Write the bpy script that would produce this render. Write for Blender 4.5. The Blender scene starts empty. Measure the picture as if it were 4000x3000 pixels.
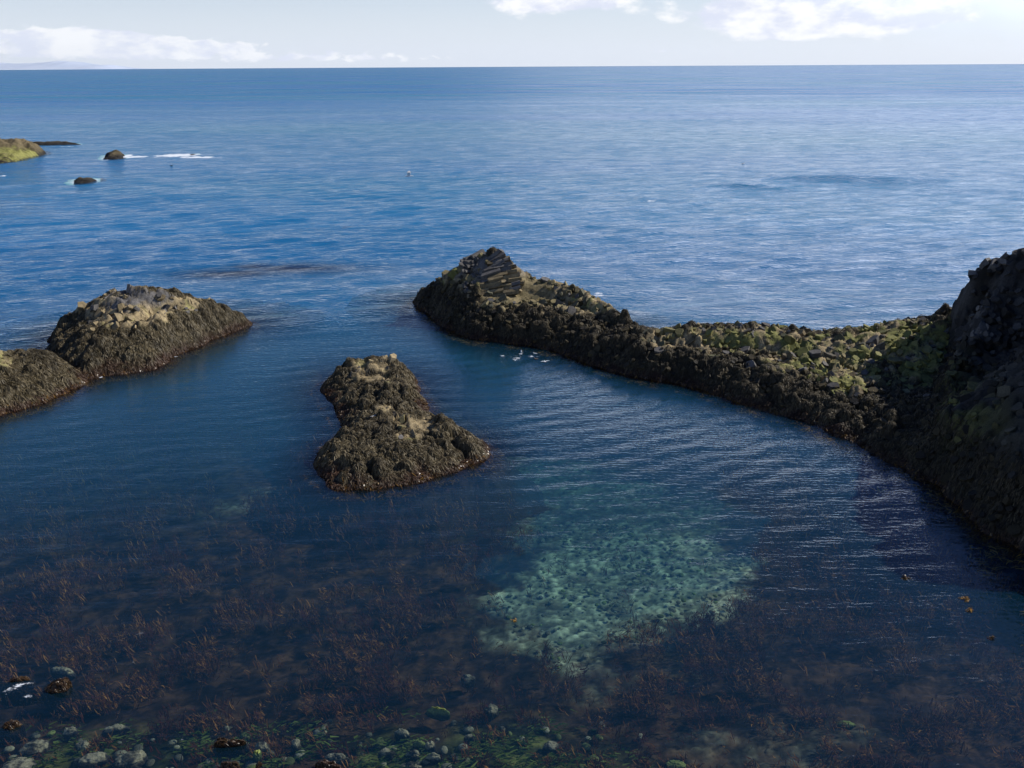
import bpy, math, random
import numpy as np
from mathutils import Matrix, Vector

random.seed(7); rng = np.random.default_rng(7)
scene = bpy.context.scene
C = scene.collection
R = math.radians

# ------------------------------------------------------------------ camera
F = 3464.0; PITCH = R(19.76); ROLL = R(-0.33); CAMH = 25.0
_f = np.array([0, math.cos(PITCH), -math.sin(PITCH)])
_u0 = np.array([0, math.sin(PITCH), math.cos(PITCH)])
_r0 = np.array([1., 0, 0])
_r = _r0*math.cos(ROLL) + _u0*math.sin(ROLL)
_u = -_r0*math.sin(ROLL) + _u0*math.cos(ROLL)
CAM = np.array([0, 0, CAMH])
cam = bpy.data.cameras.new('camera'); camo = bpy.data.objects.new('camera', cam); C.objects.link(camo)
cam.sensor_width = 36; cam.lens = 36*F/4000; cam.clip_start = .5; cam.clip_end = 200000
M = Matrix(((_r[0], _u[0], -_f[0], 0), (_r[1], _u[1], -_f[1], 0), (_r[2], _u[2], -_f[2], CAMH), (0, 0, 0, 1)))
camo.matrix_world = M
scene.camera = camo

def ray(u, v):
    return _r*((u-2000)/F) - _u*((v-1500)/F) + _f
def gnd(u, v, z=0.0):
    d = ray(u, v); t = (z-CAMH)/d[2]; return (CAM+d*t)
def at_y(u, v, y):
    d = ray(u, v); return CAM+d*(y/d[1])
def proj(x, y, z):
    P = np.stack([x, y, z-CAMH], -1)
    w = P@_f
    return 2000+F*(P@_r)/w, 1500-F*(P@_u)/w

# ------------------------------------------------------------------ sun, sky, exposure
SUN_EL = R(37); SUN_AZ = R(71)          # azimuth from +y (view direction) towards +x
sd = Vector((math.sin(SUN_AZ)*math.cos(SUN_EL), math.cos(SUN_AZ)*math.cos(SUN_EL), math.sin(SUN_EL)))
sl = bpy.data.lights.new('sun', 'SUN'); sl.energy = 4.7; sl.angle = R(.5); sl.color = (1, .95, .87)
so = bpy.data.objects.new('sun', sl); C.objects.link(so); so.rotation_euler = sd.to_track_quat('Z', 'Y').to_euler()
scene.view_settings.view_transform = 'Standard'; scene.view_settings.look = 'None'
scene.view_settings.exposure = 0.12; scene.view_settings.gamma = 1

class NT:
    def __init__(s, tree): s.t = tree; s.n = tree.nodes; s.l = tree.links
    def new(s, typ, **kw):
        n = s.n.new(typ)
        for k, v in kw.items(): setattr(n, k, v)
        return n
    def _in(s, sock, v):
        if v is None: return
        if isinstance(v, bpy.types.NodeSocket): s.l.new(v, sock)
        else: sock.default_value = v
    def math(s, op, a, b=None, c=None, clamp=False):
        n = s.new('ShaderNodeMath', operation=op, use_clamp=clamp)
        s._in(n.inputs[0], a); s._in(n.inputs[1], b); s._in(n.inputs[2], c)
        return n.outputs[0]
    def vmath(s, op, a, b=None):
        n = s.new('ShaderNodeVectorMath', operation=op); s._in(n.inputs[0], a); s._in(n.inputs[1], b); return n.outputs[0]
    def mix(s, f, a, b):
        n = s.new('ShaderNodeMix', data_type='RGBA'); s._in(n.inputs[0], f); s._in(n.inputs[6], a); s._in(n.inputs[7], b); return n.outputs[2]
    def mul(s, a, b):
        n = s.new('ShaderNodeMix', data_type='RGBA', blend_type='MULTIPLY'); n.inputs[0].default_value = 1; s._in(n.inputs[6], a); s._in(n.inputs[7], b); return n.outputs[2]
    def rng(s, v, a, b, c=0., d=1., smooth=False):
        n = s.new('ShaderNodeMapRange', interpolation_type='SMOOTHSTEP' if smooth else 'LINEAR'); s._in(n.inputs[0], v)
        for i, q in enumerate((a, b, c, d)): s._in(n.inputs[i+1], q)
        return n.outputs[0]
    def noise(s, vec, scale, detail=3., rough=.55, dist=0.):
        n = s.new('ShaderNodeTexNoise'); s._in(n.inputs['Vector'], vec); n.inputs['Scale'].default_value = scale
        n.inputs['Detail'].default_value = detail; n.inputs['Roughness'].default_value = rough; n.inputs['Distortion'].default_value = dist
        return n.outputs['Fac']
    def mapping(s, vec, rot=(0, 0, 0), scale=(1, 1, 1), loc=(0, 0, 0)):
        n = s.new('ShaderNodeMapping'); s._in(n.inputs[0], vec); n.inputs[1].default_value = loc; n.inputs[2].default_value = rot; n.inputs[3].default_value = scale; return n.outputs[0]
    def attr(s, name):
        return s.new('ShaderNodeAttribute', attribute_name=name)

world = bpy.data.worlds.new('World'); scene.world = world; world.use_nodes = True
w = NT(world.node_tree); w.n.clear()
geo = w.new('ShaderNodeTexCoord')
sep = w.new('ShaderNodeSeparateXYZ'); w.l.new(geo.outputs['Generated'], sep.inputs[0])
sky = w.new('ShaderNodeTexSky', sky_type='NISHITA'); sky.sun_disc = False
sky.sun_elevation = SUN_EL; sky.sun_rotation = SUN_AZ; sky.altitude = 0; sky.air_density = 1.0; sky.dust_density = 0.6; sky.ozone_density = 2.0
az = w.math('ARCTAN2', sep.outputs[0], sep.outputs[1]); el = w.math('ARCSINE', sep.outputs[2])
azd = w.math('MULTIPLY', az, 180/math.pi); eld = w.math('MULTIPLY', el, 180/math.pi)
hi_ = w.rng(eld, 5., 24., 0., 1., smooth=True)
skyc = w.mul(sky.outputs[0], w.mix(hi_, (0.90, 0.99, 1.20, 1), (.31, .44, .74, 1)))
# pale veil towards the horizon
veil = w.rng(eld, 0., 10., .80, 0., smooth=True)
skyc = w.mix(veil, skyc, (8.3, 9.0, 10.2, 1))
def uv2ae(u, v):
    d = ray(u, v); d = d/np.linalg.norm(d)
    return math.degrees(math.atan2(d[0], d[1])), math.degrees(math.asin(d[2]))
cvec = w.new('ShaderNodeCombineXYZ'); w.l.new(azd, cvec.inputs[0]); w.l.new(eld, cvec.inputs[1])
cv = w.mapping(cvec.outputs[0], scale=(.45, 1., 1.))
n1 = w.noise(cv, .55, 8., .58); n2 = w.noise(w.mapping(cvec.outputs[0], scale=(.5, 1, 1), loc=(3, .35, 0)), .6, 6., .6)
def blobs(lst):
    tot = None
    for (u, v, ru, rv, s) in lst:
        a0, e0 = uv2ae(u, v); ra = ru/F*57.3; re = rv/F*57.3
        da = w.math('DIVIDE', w.math('SUBTRACT', azd, a0), ra); de = w.math('DIVIDE', w.math('SUBTRACT', eld, e0), re)
        g = w.math('ADD', w.math('MULTIPLY', da, da), w.math('MULTIPLY', de, de))
        g = w.math('MULTIPLY', w.math('EXPONENT', w.math('MULTIPLY', g, -1.)), s)
        tot = g if tot is None else w.math('ADD', tot, g)
    return tot
B = blobs([(2850, 60, 170, 45, 1.), (3050, 50, 230, 60, 1.1), (3300, 70, 220, 50, 1.05), (3550, 60, 210, 45, 1.), (3720, 10, 120, 40, .9), (3030, 130, 150, 28, .8),
           (2090, 10, 170, 45, 1.), (2330, 20, 150, 30, .75), (2250, -120, 500, 80, 1.), (3100, -120, 600, 80, .8)])
B2 = blobs([(140, 140, 240, 30, 1.), (330, 135, 90, 22, .8), (470, 150, 80, 22, .9), (640, 158, 90, 20, .85), (780, 172, 70, 18, .8), (930, 175, 80, 18, .8),
            (200, 195, 420, 26, .75), (700, 215, 500, 24, .6), (1400, 225, 480, 20, .6), (2500, 200, 200, 10, .45), (2450, 240, 300, 10, .4)])
m1 = w.rng(w.math('ADD', B, w.math('MULTIPLY', w.math('SUBTRACT', n1, .5), 2.6)), .42, .85, 0, 1, True)
n3 = w.noise(w.mapping(cvec.outputs[0], scale=(.6, 1.2, 1.)), 1.6, 7., .6)
m2 = w.rng(w.math('ADD', B2, w.math('MULTIPLY', w.math('SUBTRACT', n3, .5), 2.0)), .46, .8, 0, .9, True)
shade = w.rng(w.math('SUBTRACT', n2, n1), -.12, .14, 0, 1, True)
ccol = w.mix(shade, (10.4, 10.5, 10.7, 1), (7.6, 8.1, 9.6, 1))
skyc = w.mix(w.math('MULTIPLY', m2, .9), skyc, ccol)
skyc = w.mix(m1, skyc, ccol)
# thin bright veil of cloud above the frame towards the sun, wisps overhead
B3 = blobs([(3250, -780, 1350, 470, 1.6), (5200, -850, 1200, 600, 1.6)])
m3 = w.math('MULTIPLY', w.rng(w.math('ADD', B3, w.math('MULTIPLY', w.math('SUBTRACT', w.noise(cv, .08, 5., .6), .5), 1.)), .4, 1.3, 0, 1, True), 1.)
skyc = w.mix(m3, skyc, (12.5, 14., 17.5, 1))
bg = w.new('ShaderNodeBackground'); w.l.new(skyc, bg.inputs[0]); bg.inputs[1].default_value = 0.093
wo = w.new('ShaderNodeOutputWorld'); w.l.new(bg.outputs[0], wo.inputs[0])

# ------------------------------------------------------------------ numpy noise
def _h(ix, iy, seed):
    n = (ix.astype(np.int64)*374761393 + iy.astype(np.int64)*668265263 + seed*1442695041) & 0xFFFFFFFF
    n = ((n ^ (n >> 13))*1274126177) & 0xFFFFFFFF
    n = ((n ^ (n >> 16))*2246822519) & 0xFFFFFFFF
    return ((n ^ (n >> 15)) & 0xFFFFFF)/float(0xFFFFFF)
def vn(x, y, seed=0):
    x = np.asarray(x, float); y = np.asarray(y, float)
    ix = np.floor(x); iy = np.floor(y); fx = x-ix; fy = y-iy
    fx = fx*fx*(3-2*fx); fy = fy*fy*(3-2*fy)
    a = _h(ix, iy, seed); b = _h(ix+1, iy, seed); c = _h(ix, iy+1, seed); d = _h(ix+1, iy+1, seed)
    return (a*(1-fx)+b*fx)*(1-fy)+(c*(1-fx)+d*fx)*fy
def fbm(x, y, seed=0, oct=4, g=.5):
    s = 0; a = 1; t = 0
    for i in range(oct):
        s = s+a*vn(x*2**i+13.7*i, y*2**i-7.1*i, seed+i*17); t += a; a *= g
    return s/t
def worley(x, y, seed=0, jit=.9):
    ix = np.floor(x); iy = np.floor(y); f1 = np.full(x.shape, 9.); f2 = f1.copy(); cid = np.zeros(x.shape)
    cx = np.zeros(x.shape); cy = np.zeros(x.shape)
    for dx in (-1, 0, 1):
        for dy in (-1, 0, 1):
            jx = ix+dx; jy = iy+dy
            px = jx+.5+jit*(_h(jx, jy, seed)-.5); py = jy+.5+jit*(_h(jx, jy, seed+5)-.5)
            d = np.hypot(x-px, y-py); m = d < f1
            f2 = np.where(m, f1, np.minimum(f2, d)); cid = np.where(m, _h(jx, jy, seed+9), cid)
            cx = np.where(m, px, cx); cy = np.where(m, py, cy); f1 = np.where(m, d, f1)
    return f1, f2, cid, x-cx, y-cy
def sstep(a, b, x):
    t = np.clip((x-a)/(b-a), 0, 1); return t*t*(3-2*t)
def lerp3(a, b, t):
    return np.asarray(a)*(1-t[..., None])+np.asarray(b)*t[..., None]

# ------------------------------------------------------------------ object helpers
def tag(o, label=None, cat=None, group=None, kind=None):
    if label: o['label'] = label
    if cat: o['category'] = cat
    if group: o['group'] = group
    if kind: o['kind'] = kind
    return o
def empty(name, loc, label, cat, group=None, rz=0.):
    o = bpy.data.objects.new(name, None); C.objects.link(o); o.location = loc; o.rotation_euler[2] = rz
    o.empty_display_size = .2
    return tag(o, label, cat, group)
def mesh_np(name, V, Fq, mat, parent=None, cols=None, attrs=None, smooth=False, origin=None, tris=False, midx=None):
    V = np.asarray(V, float)
    if origin is not None: V = V-np.asarray(origin, float)
    me = bpy.data.meshes.new(name); k = 3 if tris else 4
    Fq = np.asarray(Fq, np.int32).reshape(-1, k)
    me.vertices.add(len(V)); me.vertices.foreach_set('co', V.astype(np.float32).ravel())
    me.loops.add(len(Fq)*k); me.loops.foreach_set('vertex_index', Fq.ravel())
    me.polygons.add(len(Fq)); me.polygons.foreach_set('loop_start', np.arange(0, len(Fq)*k, k, dtype=np.int32))
    me.polygons.foreach_set('use_smooth', np.full(len(Fq), smooth))
    me.update(calc_edges=True)
    if cols is not None:
        c = np.ones((len(V), 4), np.float32); c[:, :3] = cols
        a = me.color_attributes.new('col', 'FLOAT_COLOR', 'POINT'); a.data.foreach_set('color', c.ravel())
    for k_, v_ in (attrs or {}).items():
        a = me.attributes.new(k_, 'FLOAT', 'POINT'); a.data.foreach_set('value', np.asarray(v_, np.float32).ravel())
    for m in (mat if isinstance(mat, list) else [mat]): me.materials.append(m)
    if midx is not None: me.polygons.foreach_set('material_index', np.asarray(midx, np.int32))
    o = bpy.data.objects.new(name, me); C.objects.link(o)
    if parent is not None: o.parent = parent
    elif origin is not None: o.location = origin
    return o
def grid_faces(ny, nx):
    i = np.arange(ny*nx).reshape(ny, nx)
    return np.stack([i[:-1, :-1], i[:-1, 1:], i[1:, 1:], i[1:, :-1]], -1).reshape(-1, 4)

# ------------------------------------------------------------------ materials
def newmat(name):
    m = bpy.data.materials.new(name); m.use_nodes = True; m.node_tree.nodes.clear()
    t = NT(m.node_tree); out = t.new('ShaderNodeOutputMaterial'); return m, t, out
def rock_material(name, rough=.85, bump=.05, fine=9., spec=.3, var=(.55, 1.35)):
    m, t, out = newmat(name)
    a = t.attr('col'); tc = t.new('ShaderNodeNewGeometry').outputs['Position']
    n = t.noise(tc, fine, 5., .65); n2_ = t.noise(tc, fine*.23, 4., .6)
    f = t.math('MULTIPLY', t.rng(n, .3, .7, var[0], var[1]), t.rng(n2_, .3, .7, .75, 1.25))
    cc = t.new('ShaderNodeCombineXYZ')
    for i in range(3): t.l.new(f, cc.inputs[i])
    c = t.vmath('MULTIPLY', a.outputs['Color'], cc.outputs[0])
    b = t.new('ShaderNodeBsdfPrincipled'); t.l.new(c, b.inputs['Base Color']); b.inputs['Roughness'].default_value = rough
    b.inputs['Specular IOR Level'].default_value = spec
    bp = t.new('ShaderNodeBump'); bp.inputs['Strength'].default_value = .9; bp.inputs['Distance'].default_value = bump
    t.l.new(n, bp.inputs['Height']); t.l.new(bp.outputs[0], b.inputs['Normal']); t.l.new(b.outputs[0], out.inputs[0])
    return m
def weed_material(name, rough=.5, spec=.4):
    m, t, out = newmat(name)
    a = t.attr('col'); b = t.new('ShaderNodeBsdfPrincipled'); t.l.new(a.outputs['Color'], b.inputs['Base Color'])
    b.inputs['Roughness'].default_value = rough
    sz = t.new('ShaderNodeSeparateXYZ'); t.l.new(t.new('ShaderNodeNewGeometry').outputs['Position'], sz.inputs[0]); t.l.new(t.rng(sz.outputs[2], 0., .05, 0., spec), b.inputs['Specular IOR Level'])
    tr = t.new('ShaderNodeBsdfTranslucent'); t.l.new(a.outputs['Color'], tr.inputs[0])
    mx = t.new('ShaderNodeMixShader'); mx.inputs[0].default_value = .15
    t.l.new(b.outputs[0], mx.inputs[1]); t.l.new(tr.outputs[0], mx.inputs[2]); t.l.new(mx.outputs[0], out.inputs[0])
    return m
M_rock = rock_material('basalt rock', .85, .06)
M_block = rock_material('basalt columns', .8, .03, 6., .3, (.65, 1.3))
M_weed = weed_material('rockweed', .55, .35)
M_kelp = weed_material('wet kelp', .3, .6)
M_under = weed_material('submerged kelp', 1., 0.)
M_bed = rock_material('seabed stones', .9, .05, 2.2, .1, (.45, 1.6))
M_bould = rock_material('barnacled boulder', .75, .03, 12., .35, (.5, 1.4))
M_bird = rock_material('feathers', .7, .002, 20., .2, (.9, 1.1))

# ------------------------------------------------------------------ rocks as relief meshes
def poly_sd(x, y, P):
    n = len(P); d = np.full(x.shape, 1e9); ins = np.zeros(x.shape, bool)
    for i in range(n):
        ax, ay = P[i]; bx, by = P[(i+1) % n]; ex, ey = bx-ax, by-ay
        t = np.clip(((x-ax)*ex+(y-ay)*ey)/(ex*ex+ey*ey+1e-12), 0, 1)
        d = np.minimum(d, np.hypot(x-ax-t*ex, y-ay-t*ey))
        c = ((ay > y) != (by > y)) & (x < (bx-ax)*(y-ay)/((by-ay) if by != ay else 1e-12)+ax)
        ins ^= c
    return np.where(ins, d, -d)
def smooth_poly(P, it=2):
    P = np.asarray(P, float)
    for _ in range(it):
        Q = np.roll(P, -1, 0); P = np.stack([P*.75+Q*.25, P*.25+Q*.75], 1).reshape(-1, 2)
    return P
RELIEFS = []
class Relief:
    """a sea rock: footprint at the waterline, crest points with real heights, relief from both"""
    def __init__(s, foot, ridges, step, prof=1.7, skirt=8., slope=1., lump=None, smooth=1, seed=0, shore_n=.5):
        s.foot = smooth_poly([gnd(u, v)[:2] for u, v in foot], smooth)
        rp = []
        for rl in ridges:
            pts = [at_y(u, v, gnd(u, vg)[1]) for (u, v, vg) in rl]
            for a, b in zip(pts[:-1], pts[1:]):
                n = max(2, int(np.linalg.norm(b-a)/.4))
                for k in range(n): rp.append(a+(b-a)*k/n)
            rp.append(pts[-1])
        s.rp = np.array(rp)
        x0, y0 = s.foot.min(0)-skirt; x1, y1 = s.foot.max(0)+skirt
        s.x0, s.y0, s.st = x0, y0, step
        s.nx = int((x1-x0)/step)+2; s.ny = int((y1-y0)/step)+2
        X, Y = np.meshgrid(x0+np.arange(s.nx)*step, y0+np.arange(s.ny)*step)
        d = poly_sd(X, Y, s.foot)
        d = d+shore_n*(fbm(X*.7, Y*.7, seed+1, 4)-.5)*2
        s.D = d
        dr = np.full(X.shape, 1e9); W = np.zeros(X.shape); Z = np.zeros(X.shape)
        for p in s.rp:
            q = (X-p[0])**2+(Y-p[1])**2; dr = np.minimum(dr, q); wt = 1/(q+.3)**2.2; W += wt; Z += wt*p[2]
        dr = np.sqrt(dr); Z = Z/W
        t = np.clip(d, 0, None)/(np.clip(d, 0, None)+dr+1e-6)
        h = Z*(1-(1-t)**prof)
        h = np.where(d > 0, h, np.maximum(d*slope, -8.))
        s.base = h.copy()
        if lump is not None: h = h+lump(X, Y, h, d, Z)
        s.X, s.Y, s.H = X, Y, h; s.LM = h-s.base
        gy, gx = np.gradient(h, step); s.gx, s.gy = gx, gy
        RELIEFS.append(s)
    def samp(s, A, x, y):
        fx = np.clip((x-s.x0)/s.st, 0, s.nx-1.001); fy = np.clip((y-s.y0)/s.st, 0, s.ny-1.001)
        ix = fx.astype(int); iy = fy.astype(int); tx = fx-ix; ty = fy-iy
        return (A[iy, ix]*(1-tx)+A[iy, ix+1]*tx)*(1-ty)+(A[iy+1, ix]*(1-tx)+A[iy+1, ix+1]*tx)*ty
    def inside(s, x, y):
        return (x > s.x0) & (x < s.x0+(s.nx-1)*s.st) & (y > s.y0) & (y < s.y0+(s.ny-1)*s.st)
    def build(s, name, parent, color, cut=None, mat=None):
        V = np.stack([s.X, s.Y, s.H], -1).reshape(-1, 3)
        # sideways roughness so that steep faces are not clean sheets
        r = .35*s.st
        V[:, 0] += r*(vn(V[:, 0]*5, V[:, 1]*5, 3)-.5)*2; V[:, 1] += r*(vn(V[:, 0]*5, V[:, 1]*5, 4)-.5)*2
        c = color(s.X, s.Y, s.H, s.D).reshape(-1, 3)
        Fc = grid_faces(s.ny, s.nx)
        keep = (s.H.ravel()[Fc].max(1) > -7.6)
        if cut is not None: keep &= ~cut(s.X, s.Y).ravel()[Fc].any(1)
        Fc = Fc[keep]; used = np.zeros(len(V), bool); used[Fc.ravel()] = True
        idx = np.cumsum(used)-1
        return mesh_np(name, V[used], idx[Fc], mat or M_rock, parent, c[used], smooth=True, origin=parent.location if parent else None)

def lumps(X, Y, sc, seed):
    m = sstep(.38, .6, fbm(X*.35, Y*.35, seed+50, 3)); return m*lumps1(X, Y, sc*1.15, seed)+(1-m)*(lumps1(X, Y, sc*.55, seed+3)*.6+.1)+.30*(np.abs(fbm(X*.9, Y*.9, seed+60, 5, .6)-.5)*-2+.2)
def lumps1(X, Y, sc, seed):
    X = X+.5*fbm(X*.8, Y*.8, seed+70, 2); Y = Y+.5*fbm(X*.8, Y*.8, seed+71, 2)
    f1, f2, cid, _, _ = worley(X/sc+.3*vn(X*1.3, Y*1.3, seed), Y/sc+.3*vn(X*1.3, Y*1.3, seed+2), seed)
    return np.clip(1-(f1/.62)**2, 0, 1)**.6*(.35+1.1*cid)

def strands(rel, n, length, width, seg, colfn, mask, name, parent, mat, seed=0, lift=.06, wander=.5, zoff=0., minz=-.4, flow=None):
    g = np.random.default_rng(seed)
    out = []
    tries = 0; got = []
    tot = 0
    while tot < n and tries < 60:
        m = max(n, 20000)
        x = g.uniform(rel.x0, rel.x0+(rel.nx-1)*rel.st, m); y = g.uniform(rel.y0, rel.y0+(rel.ny-1)*rel.st, m)
        z = rel.samp(rel.H, x, y); d = rel.samp(rel.D, x, y)
        p = mask(x, y, z, d)
        # more blades where the face is steep (area of the face, not of its plan)
        sl_ = np.hypot(rel.samp(rel.gx, x, y), rel.samp(rel.gy, x, y)); p = p*np.clip(np.sqrt(1+sl_**2)/2.2, 0, 1)
        p = p*(.22+.78*sstep(-.22, .02, rel.samp(rel.LM, x, y)))
        k = g.random(m) < p
        got.append(np.stack([x[k], y[k]], 1)); tot += k.sum(); tries += 1
    P = np.concatenate(got)[:n]; n = len(P)
    if n == 0: return None
    L = length*g.uniform(.55, 1.35, n)/seg; ang = g.normal(0, wander, n)
    x, y = P[:, 0].copy(), P[:, 1].copy(); roll = g.normal(0, .55, n); wd = width*g.uniform(.6, 1.4, n)
    px = []; pdx = []; pdy = []
    cx, cy = x, y
    dx = g.normal(0, 1, n); dy = g.normal(0, 1, n); q = np.hypot(dx, dy); dx /= q; dy /= q
    for k in range(seg+1):
        h = rel.samp(rel.H, cx, cy)+zoff
        u = k/seg; lf = lift*(np.sin(u*math.pi)*.8+.35)*(0.5+wd/width)
        px.append(np.stack([cx, cy, np.maximum(h, minz)+lf], 1)); pdx.append(dx); pdy.append(dy)
        gx = rel.samp(rel.gx, cx, cy); gy = rel.samp(rel.gy, cx, cy)
        gl = np.hypot(gx, gy)+1e-6; s_ = np.clip(gl*1.2, 0, 1)
        tx = -gx/gl*s_+dx*(1-s_*.8); ty = -gy/gl*s_+dy*(1-s_*.8)
        if flow is not None:
            fx_, fy_ = flow(cx, cy); tx = tx+fx_; ty = ty+fy_
        ca, sa = np.cos(ang), np.sin(ang); tx, ty = tx*ca-ty*sa, tx*sa+ty*ca
        q = np.hypot(tx, ty)+1e-6; dx, dy = tx/q, ty/q
        stp = L/np.sqrt(1+np.minimum(gl, 4)**2)
        cx = cx+dx*stp; cy = cy+dy*stp
    PX = np.stack(px, 1)                                  # n, seg+1, 3
    T = np.gradient(PX, axis=1); T /= np.linalg.norm(T, axis=2, keepdims=True)+1e-9
    S = np.cross(T, np.array([0, 0, 1.])); S /= np.linalg.norm(S, axis=2, keepdims=True)+1e-6
    N = np.cross(S, T)
    cr, sr = np.cos(roll)[:, None, None], np.sin(roll)[:, None, None]
    S = S*cr+N*sr
    tw = np.array([.55, 1.]+[1.]*(seg-2)+[.35])[:seg+1]
    A = PX+S*(wd[:, None, None]*.5*tw[None, :, None]); Bv = PX-S*(wd[:, None, None]*.5*tw[None, :, None])
    V = np.stack([A, Bv], 2).reshape(-1, 3)
    i0 = (np.arange(n)[:, None]*(seg+1)+np.arange(seg)[None])*2
    Fq = np.stack([i0, i0+1, i0+3, i0+2], -1).reshape(-1, 4)
    c = colfn(P[:, 0], P[:, 1], PX[:, 0, 2], g)           # n,3
    cc = np.repeat(c, (seg+1)*2, 0)
    o = mesh_np(name, V, Fq, mat, parent, cc, smooth=False, origin=parent.location if parent else (0, 0, 0))
    return o

class Blocks:
    def __init__(s): s.V = []; s.F = []; s.C = []; s.n = 0
    def prism(s, c, axis, r, length, col, g, n=None, squash=1.):
        n = n or g.choice([5, 6, 6, 6, 7]); a = Vector(axis).normalized()
        t = a.cross(Vector((0, 0, 1)) if abs(a.z) < .8 else Vector((1, 0, 0))).normalized(); b = a.cross(t)
        ph = g.uniform(0, 6.28); rr = [r*g.uniform(.68, 1.2) for _ in range(n)]
        tl = Vector((g.normal(0, .3), g.normal(0, .3)))
        c = Vector(c); ring = []
        for k, (e, sc) in enumerate(((-1, 1.05), (.93, 1.0), (1, .93))):
            for i in range(n):
                th = ph+i*2*math.pi/n; p = t*math.cos(th)*rr[i]*sc+b*math.sin(th)*rr[i]*sc*squash
                extra = (p.dot(t)*tl.x+p.dot(b)*tl.y) if k else 0
                s.V.append(c+a*(e*length*.5+extra)+p); s.C.append(col)
        o = s.n
        for k in range(2):
            for i in range(n):
                j = (i+1) % n; s.F.append((o+k*n+i, o+k*n+j, o+(k+1)*n+j, o+(k+1)*n+i))
        cap = [o+2*n+i for i in range(n)]
        # cap as quads fan
        for i in range(1, n-1): s.F.append((cap[0], cap[i], cap[i+1], cap[i+1]))
        s.n += 3*n
    def build(s, name, mat, parent):
        me = bpy.data.meshes.new(name)
        org = parent.location if parent else Vector((0, 0, 0))
        F_ = [tuple(dict.fromkeys(f)) for f in s.F]
        me.from_pydata([tuple(v-org) for v in s.V], [], F_)
        a = me.color_attributes.new('col', 'FLOAT_COLOR', 'POINT'); c = np.ones((len(s.V), 4), np.float32); c[:, :3] = np.array(s.C)
        a.data.foreach_set('color', c.ravel()); me.materials.append(mat); me.update()
        o = bpy.data.objects.new(name, me); C.objects.link(o); o.parent = parent; return o

def pxell(x, y, z, lst, soft=.35):
    """how far a real surface point belongs to one of a few bare patches"""
    u, v = proj(x, y, z); m = np.zeros(np.shape(x))
    wob = (fbm(np.asarray(x)*1.4, np.asarray(y)*1.4, 77, 3)-.5)*1.3
    for (a, b, ra, rb) in lst:
        q = np.sqrt(((u-a)/ra)**2+((v-b)/rb)**2)+wob
        m = np.maximum(m, 1-sstep(1-soft, 1+soft, q))
    return m

OL1 = np.array([.055, .042, .019]); OL2 = np.array([.235, .185, .098]); BK = np.array([.017, .015, .012]); RD = np.array([.055, .024, .014])
TAN = np.array([.36, .28, .155]); GRY = np.array([.150, .140, .130]); YG = np.array([.25, .245, .07]); GOLD = np.array([.24, .13, .025])
def weedcol(x, y, z, g, red=.45, dark=0.):
    n = len(x); t = np.clip(fbm(x*.9, y*.9, 5, 3)*.9+g.normal(0, .28, n)-.1-dark, 0, 1)
    c = lerp3(OL1, OL2, t); k = sstep(.55, .75, fbm(x*.35, y*.35, 31, 3)); c = lerp3(c, lerp3(BK, OL1*1.2, t), k*.55) if False else c*(1-k[:, None]*.35)
    r = (1-sstep(red*.3, red*1.5, z+1.3*(fbm(x*.8, y*.8, 8)-.5)))*.85
    return c*(1-r[:, None])+RD*(.6+.9*g.random(n))[:, None]*r[:, None]
def fringecol(x, y, z, g):
    n = len(x); t = g.random(n)**1.6; c = lerp3(RD*.9, GOLD, t); return c
def rockcol(cap, topgrey=None, lich=None, red=.5):
    def f(X, Y, H, D):
        n = fbm(X*1.3, Y*1.3, 11, 4)
        c = lerp3(BK, OL1, n)
        r = 1-sstep(red*.6, red*1.8, H+.5*(n-.5)); c = lerp3(c, RD*.8, r*.8)
        cp = cap(X, Y, H)
        n2_ = fbm(X*2.1, Y*2.1, 21, 4); tn = lerp3(TAN*.55, TAN*1.05, sstep(.25, .7, n2_))
        tn = lerp3(tn, YG, sstep(.5, .75, fbm(X*.8, Y*.8, 23, 4))*.7)
        if topgrey is not None: tn = lerp3(tn, GRY, topgrey(X, Y, H))
        c = c*(1-cp[..., None])+tn*cp[..., None]
        return c
    return f

def add_fringe(rel, parent, n, seed):
    return strands(rel, n, .55, .075, 4, fringecol, lambda x, y, z, d: ((z > -.75) & (z < .28)).astype(float)*(.25+.75*sstep(.4, .6, fbm(x*.6, y*.6, 61, 3))), 'kelp_fringe', parent, M_kelp, seed, lift=.05, wander=.9)

# ---- the centre rock (hourglass)
cap_c = lambda x, y, z: pxell(x, y, z, [(1450, 1425, 85, 36), (1400, 1470, 40, 18), (1470, 1475, 60, 18), (1500, 1590, 22, 14), (1620, 1650, 88, 36), (1590, 1700, 50, 18), (1670, 1665, 45, 26)])
def lump_c(X, Y, h, d, Z):
    e = sstep(-.2, 1.3, d)
    cp = cap_c(X, Y, np.maximum(h, 0))
    l = lumps(X, Y, .8, 3)*.52+lumps(X+7, Y+3, 1.9, 9)*.5-.38+.10*(fbm(X*3, Y*3, 14, 3)-.5)
    bl = worley(X/.9, Y/.9, 40); blk = (bl[2]-.5)*.6+bl[3]*(bl[2]-.5)*.8
    return e*(l*(1-.75*cp)+blk*cp*.7)
c_foot = [(1258, 1512), (1267, 1546), (1303, 1595), (1340, 1648), (1358, 1690), (1325, 1716), (1262, 1765), (1230, 1812), (1242, 1850), (1284, 1870), (1296, 1908),
          (1420, 1905), (1552, 1899), (1665, 1872), (1755, 1852), (1825, 1822), (1905, 1803), (1922, 1768), (1880, 1735), (1800, 1700), (1725, 1660), (1672, 1622), (1655, 1570), (1622, 1520), (1634, 1498), (1600, 1470), (1540, 1455), (1450, 1448), (1350, 1455), (1285, 1480)]
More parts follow.
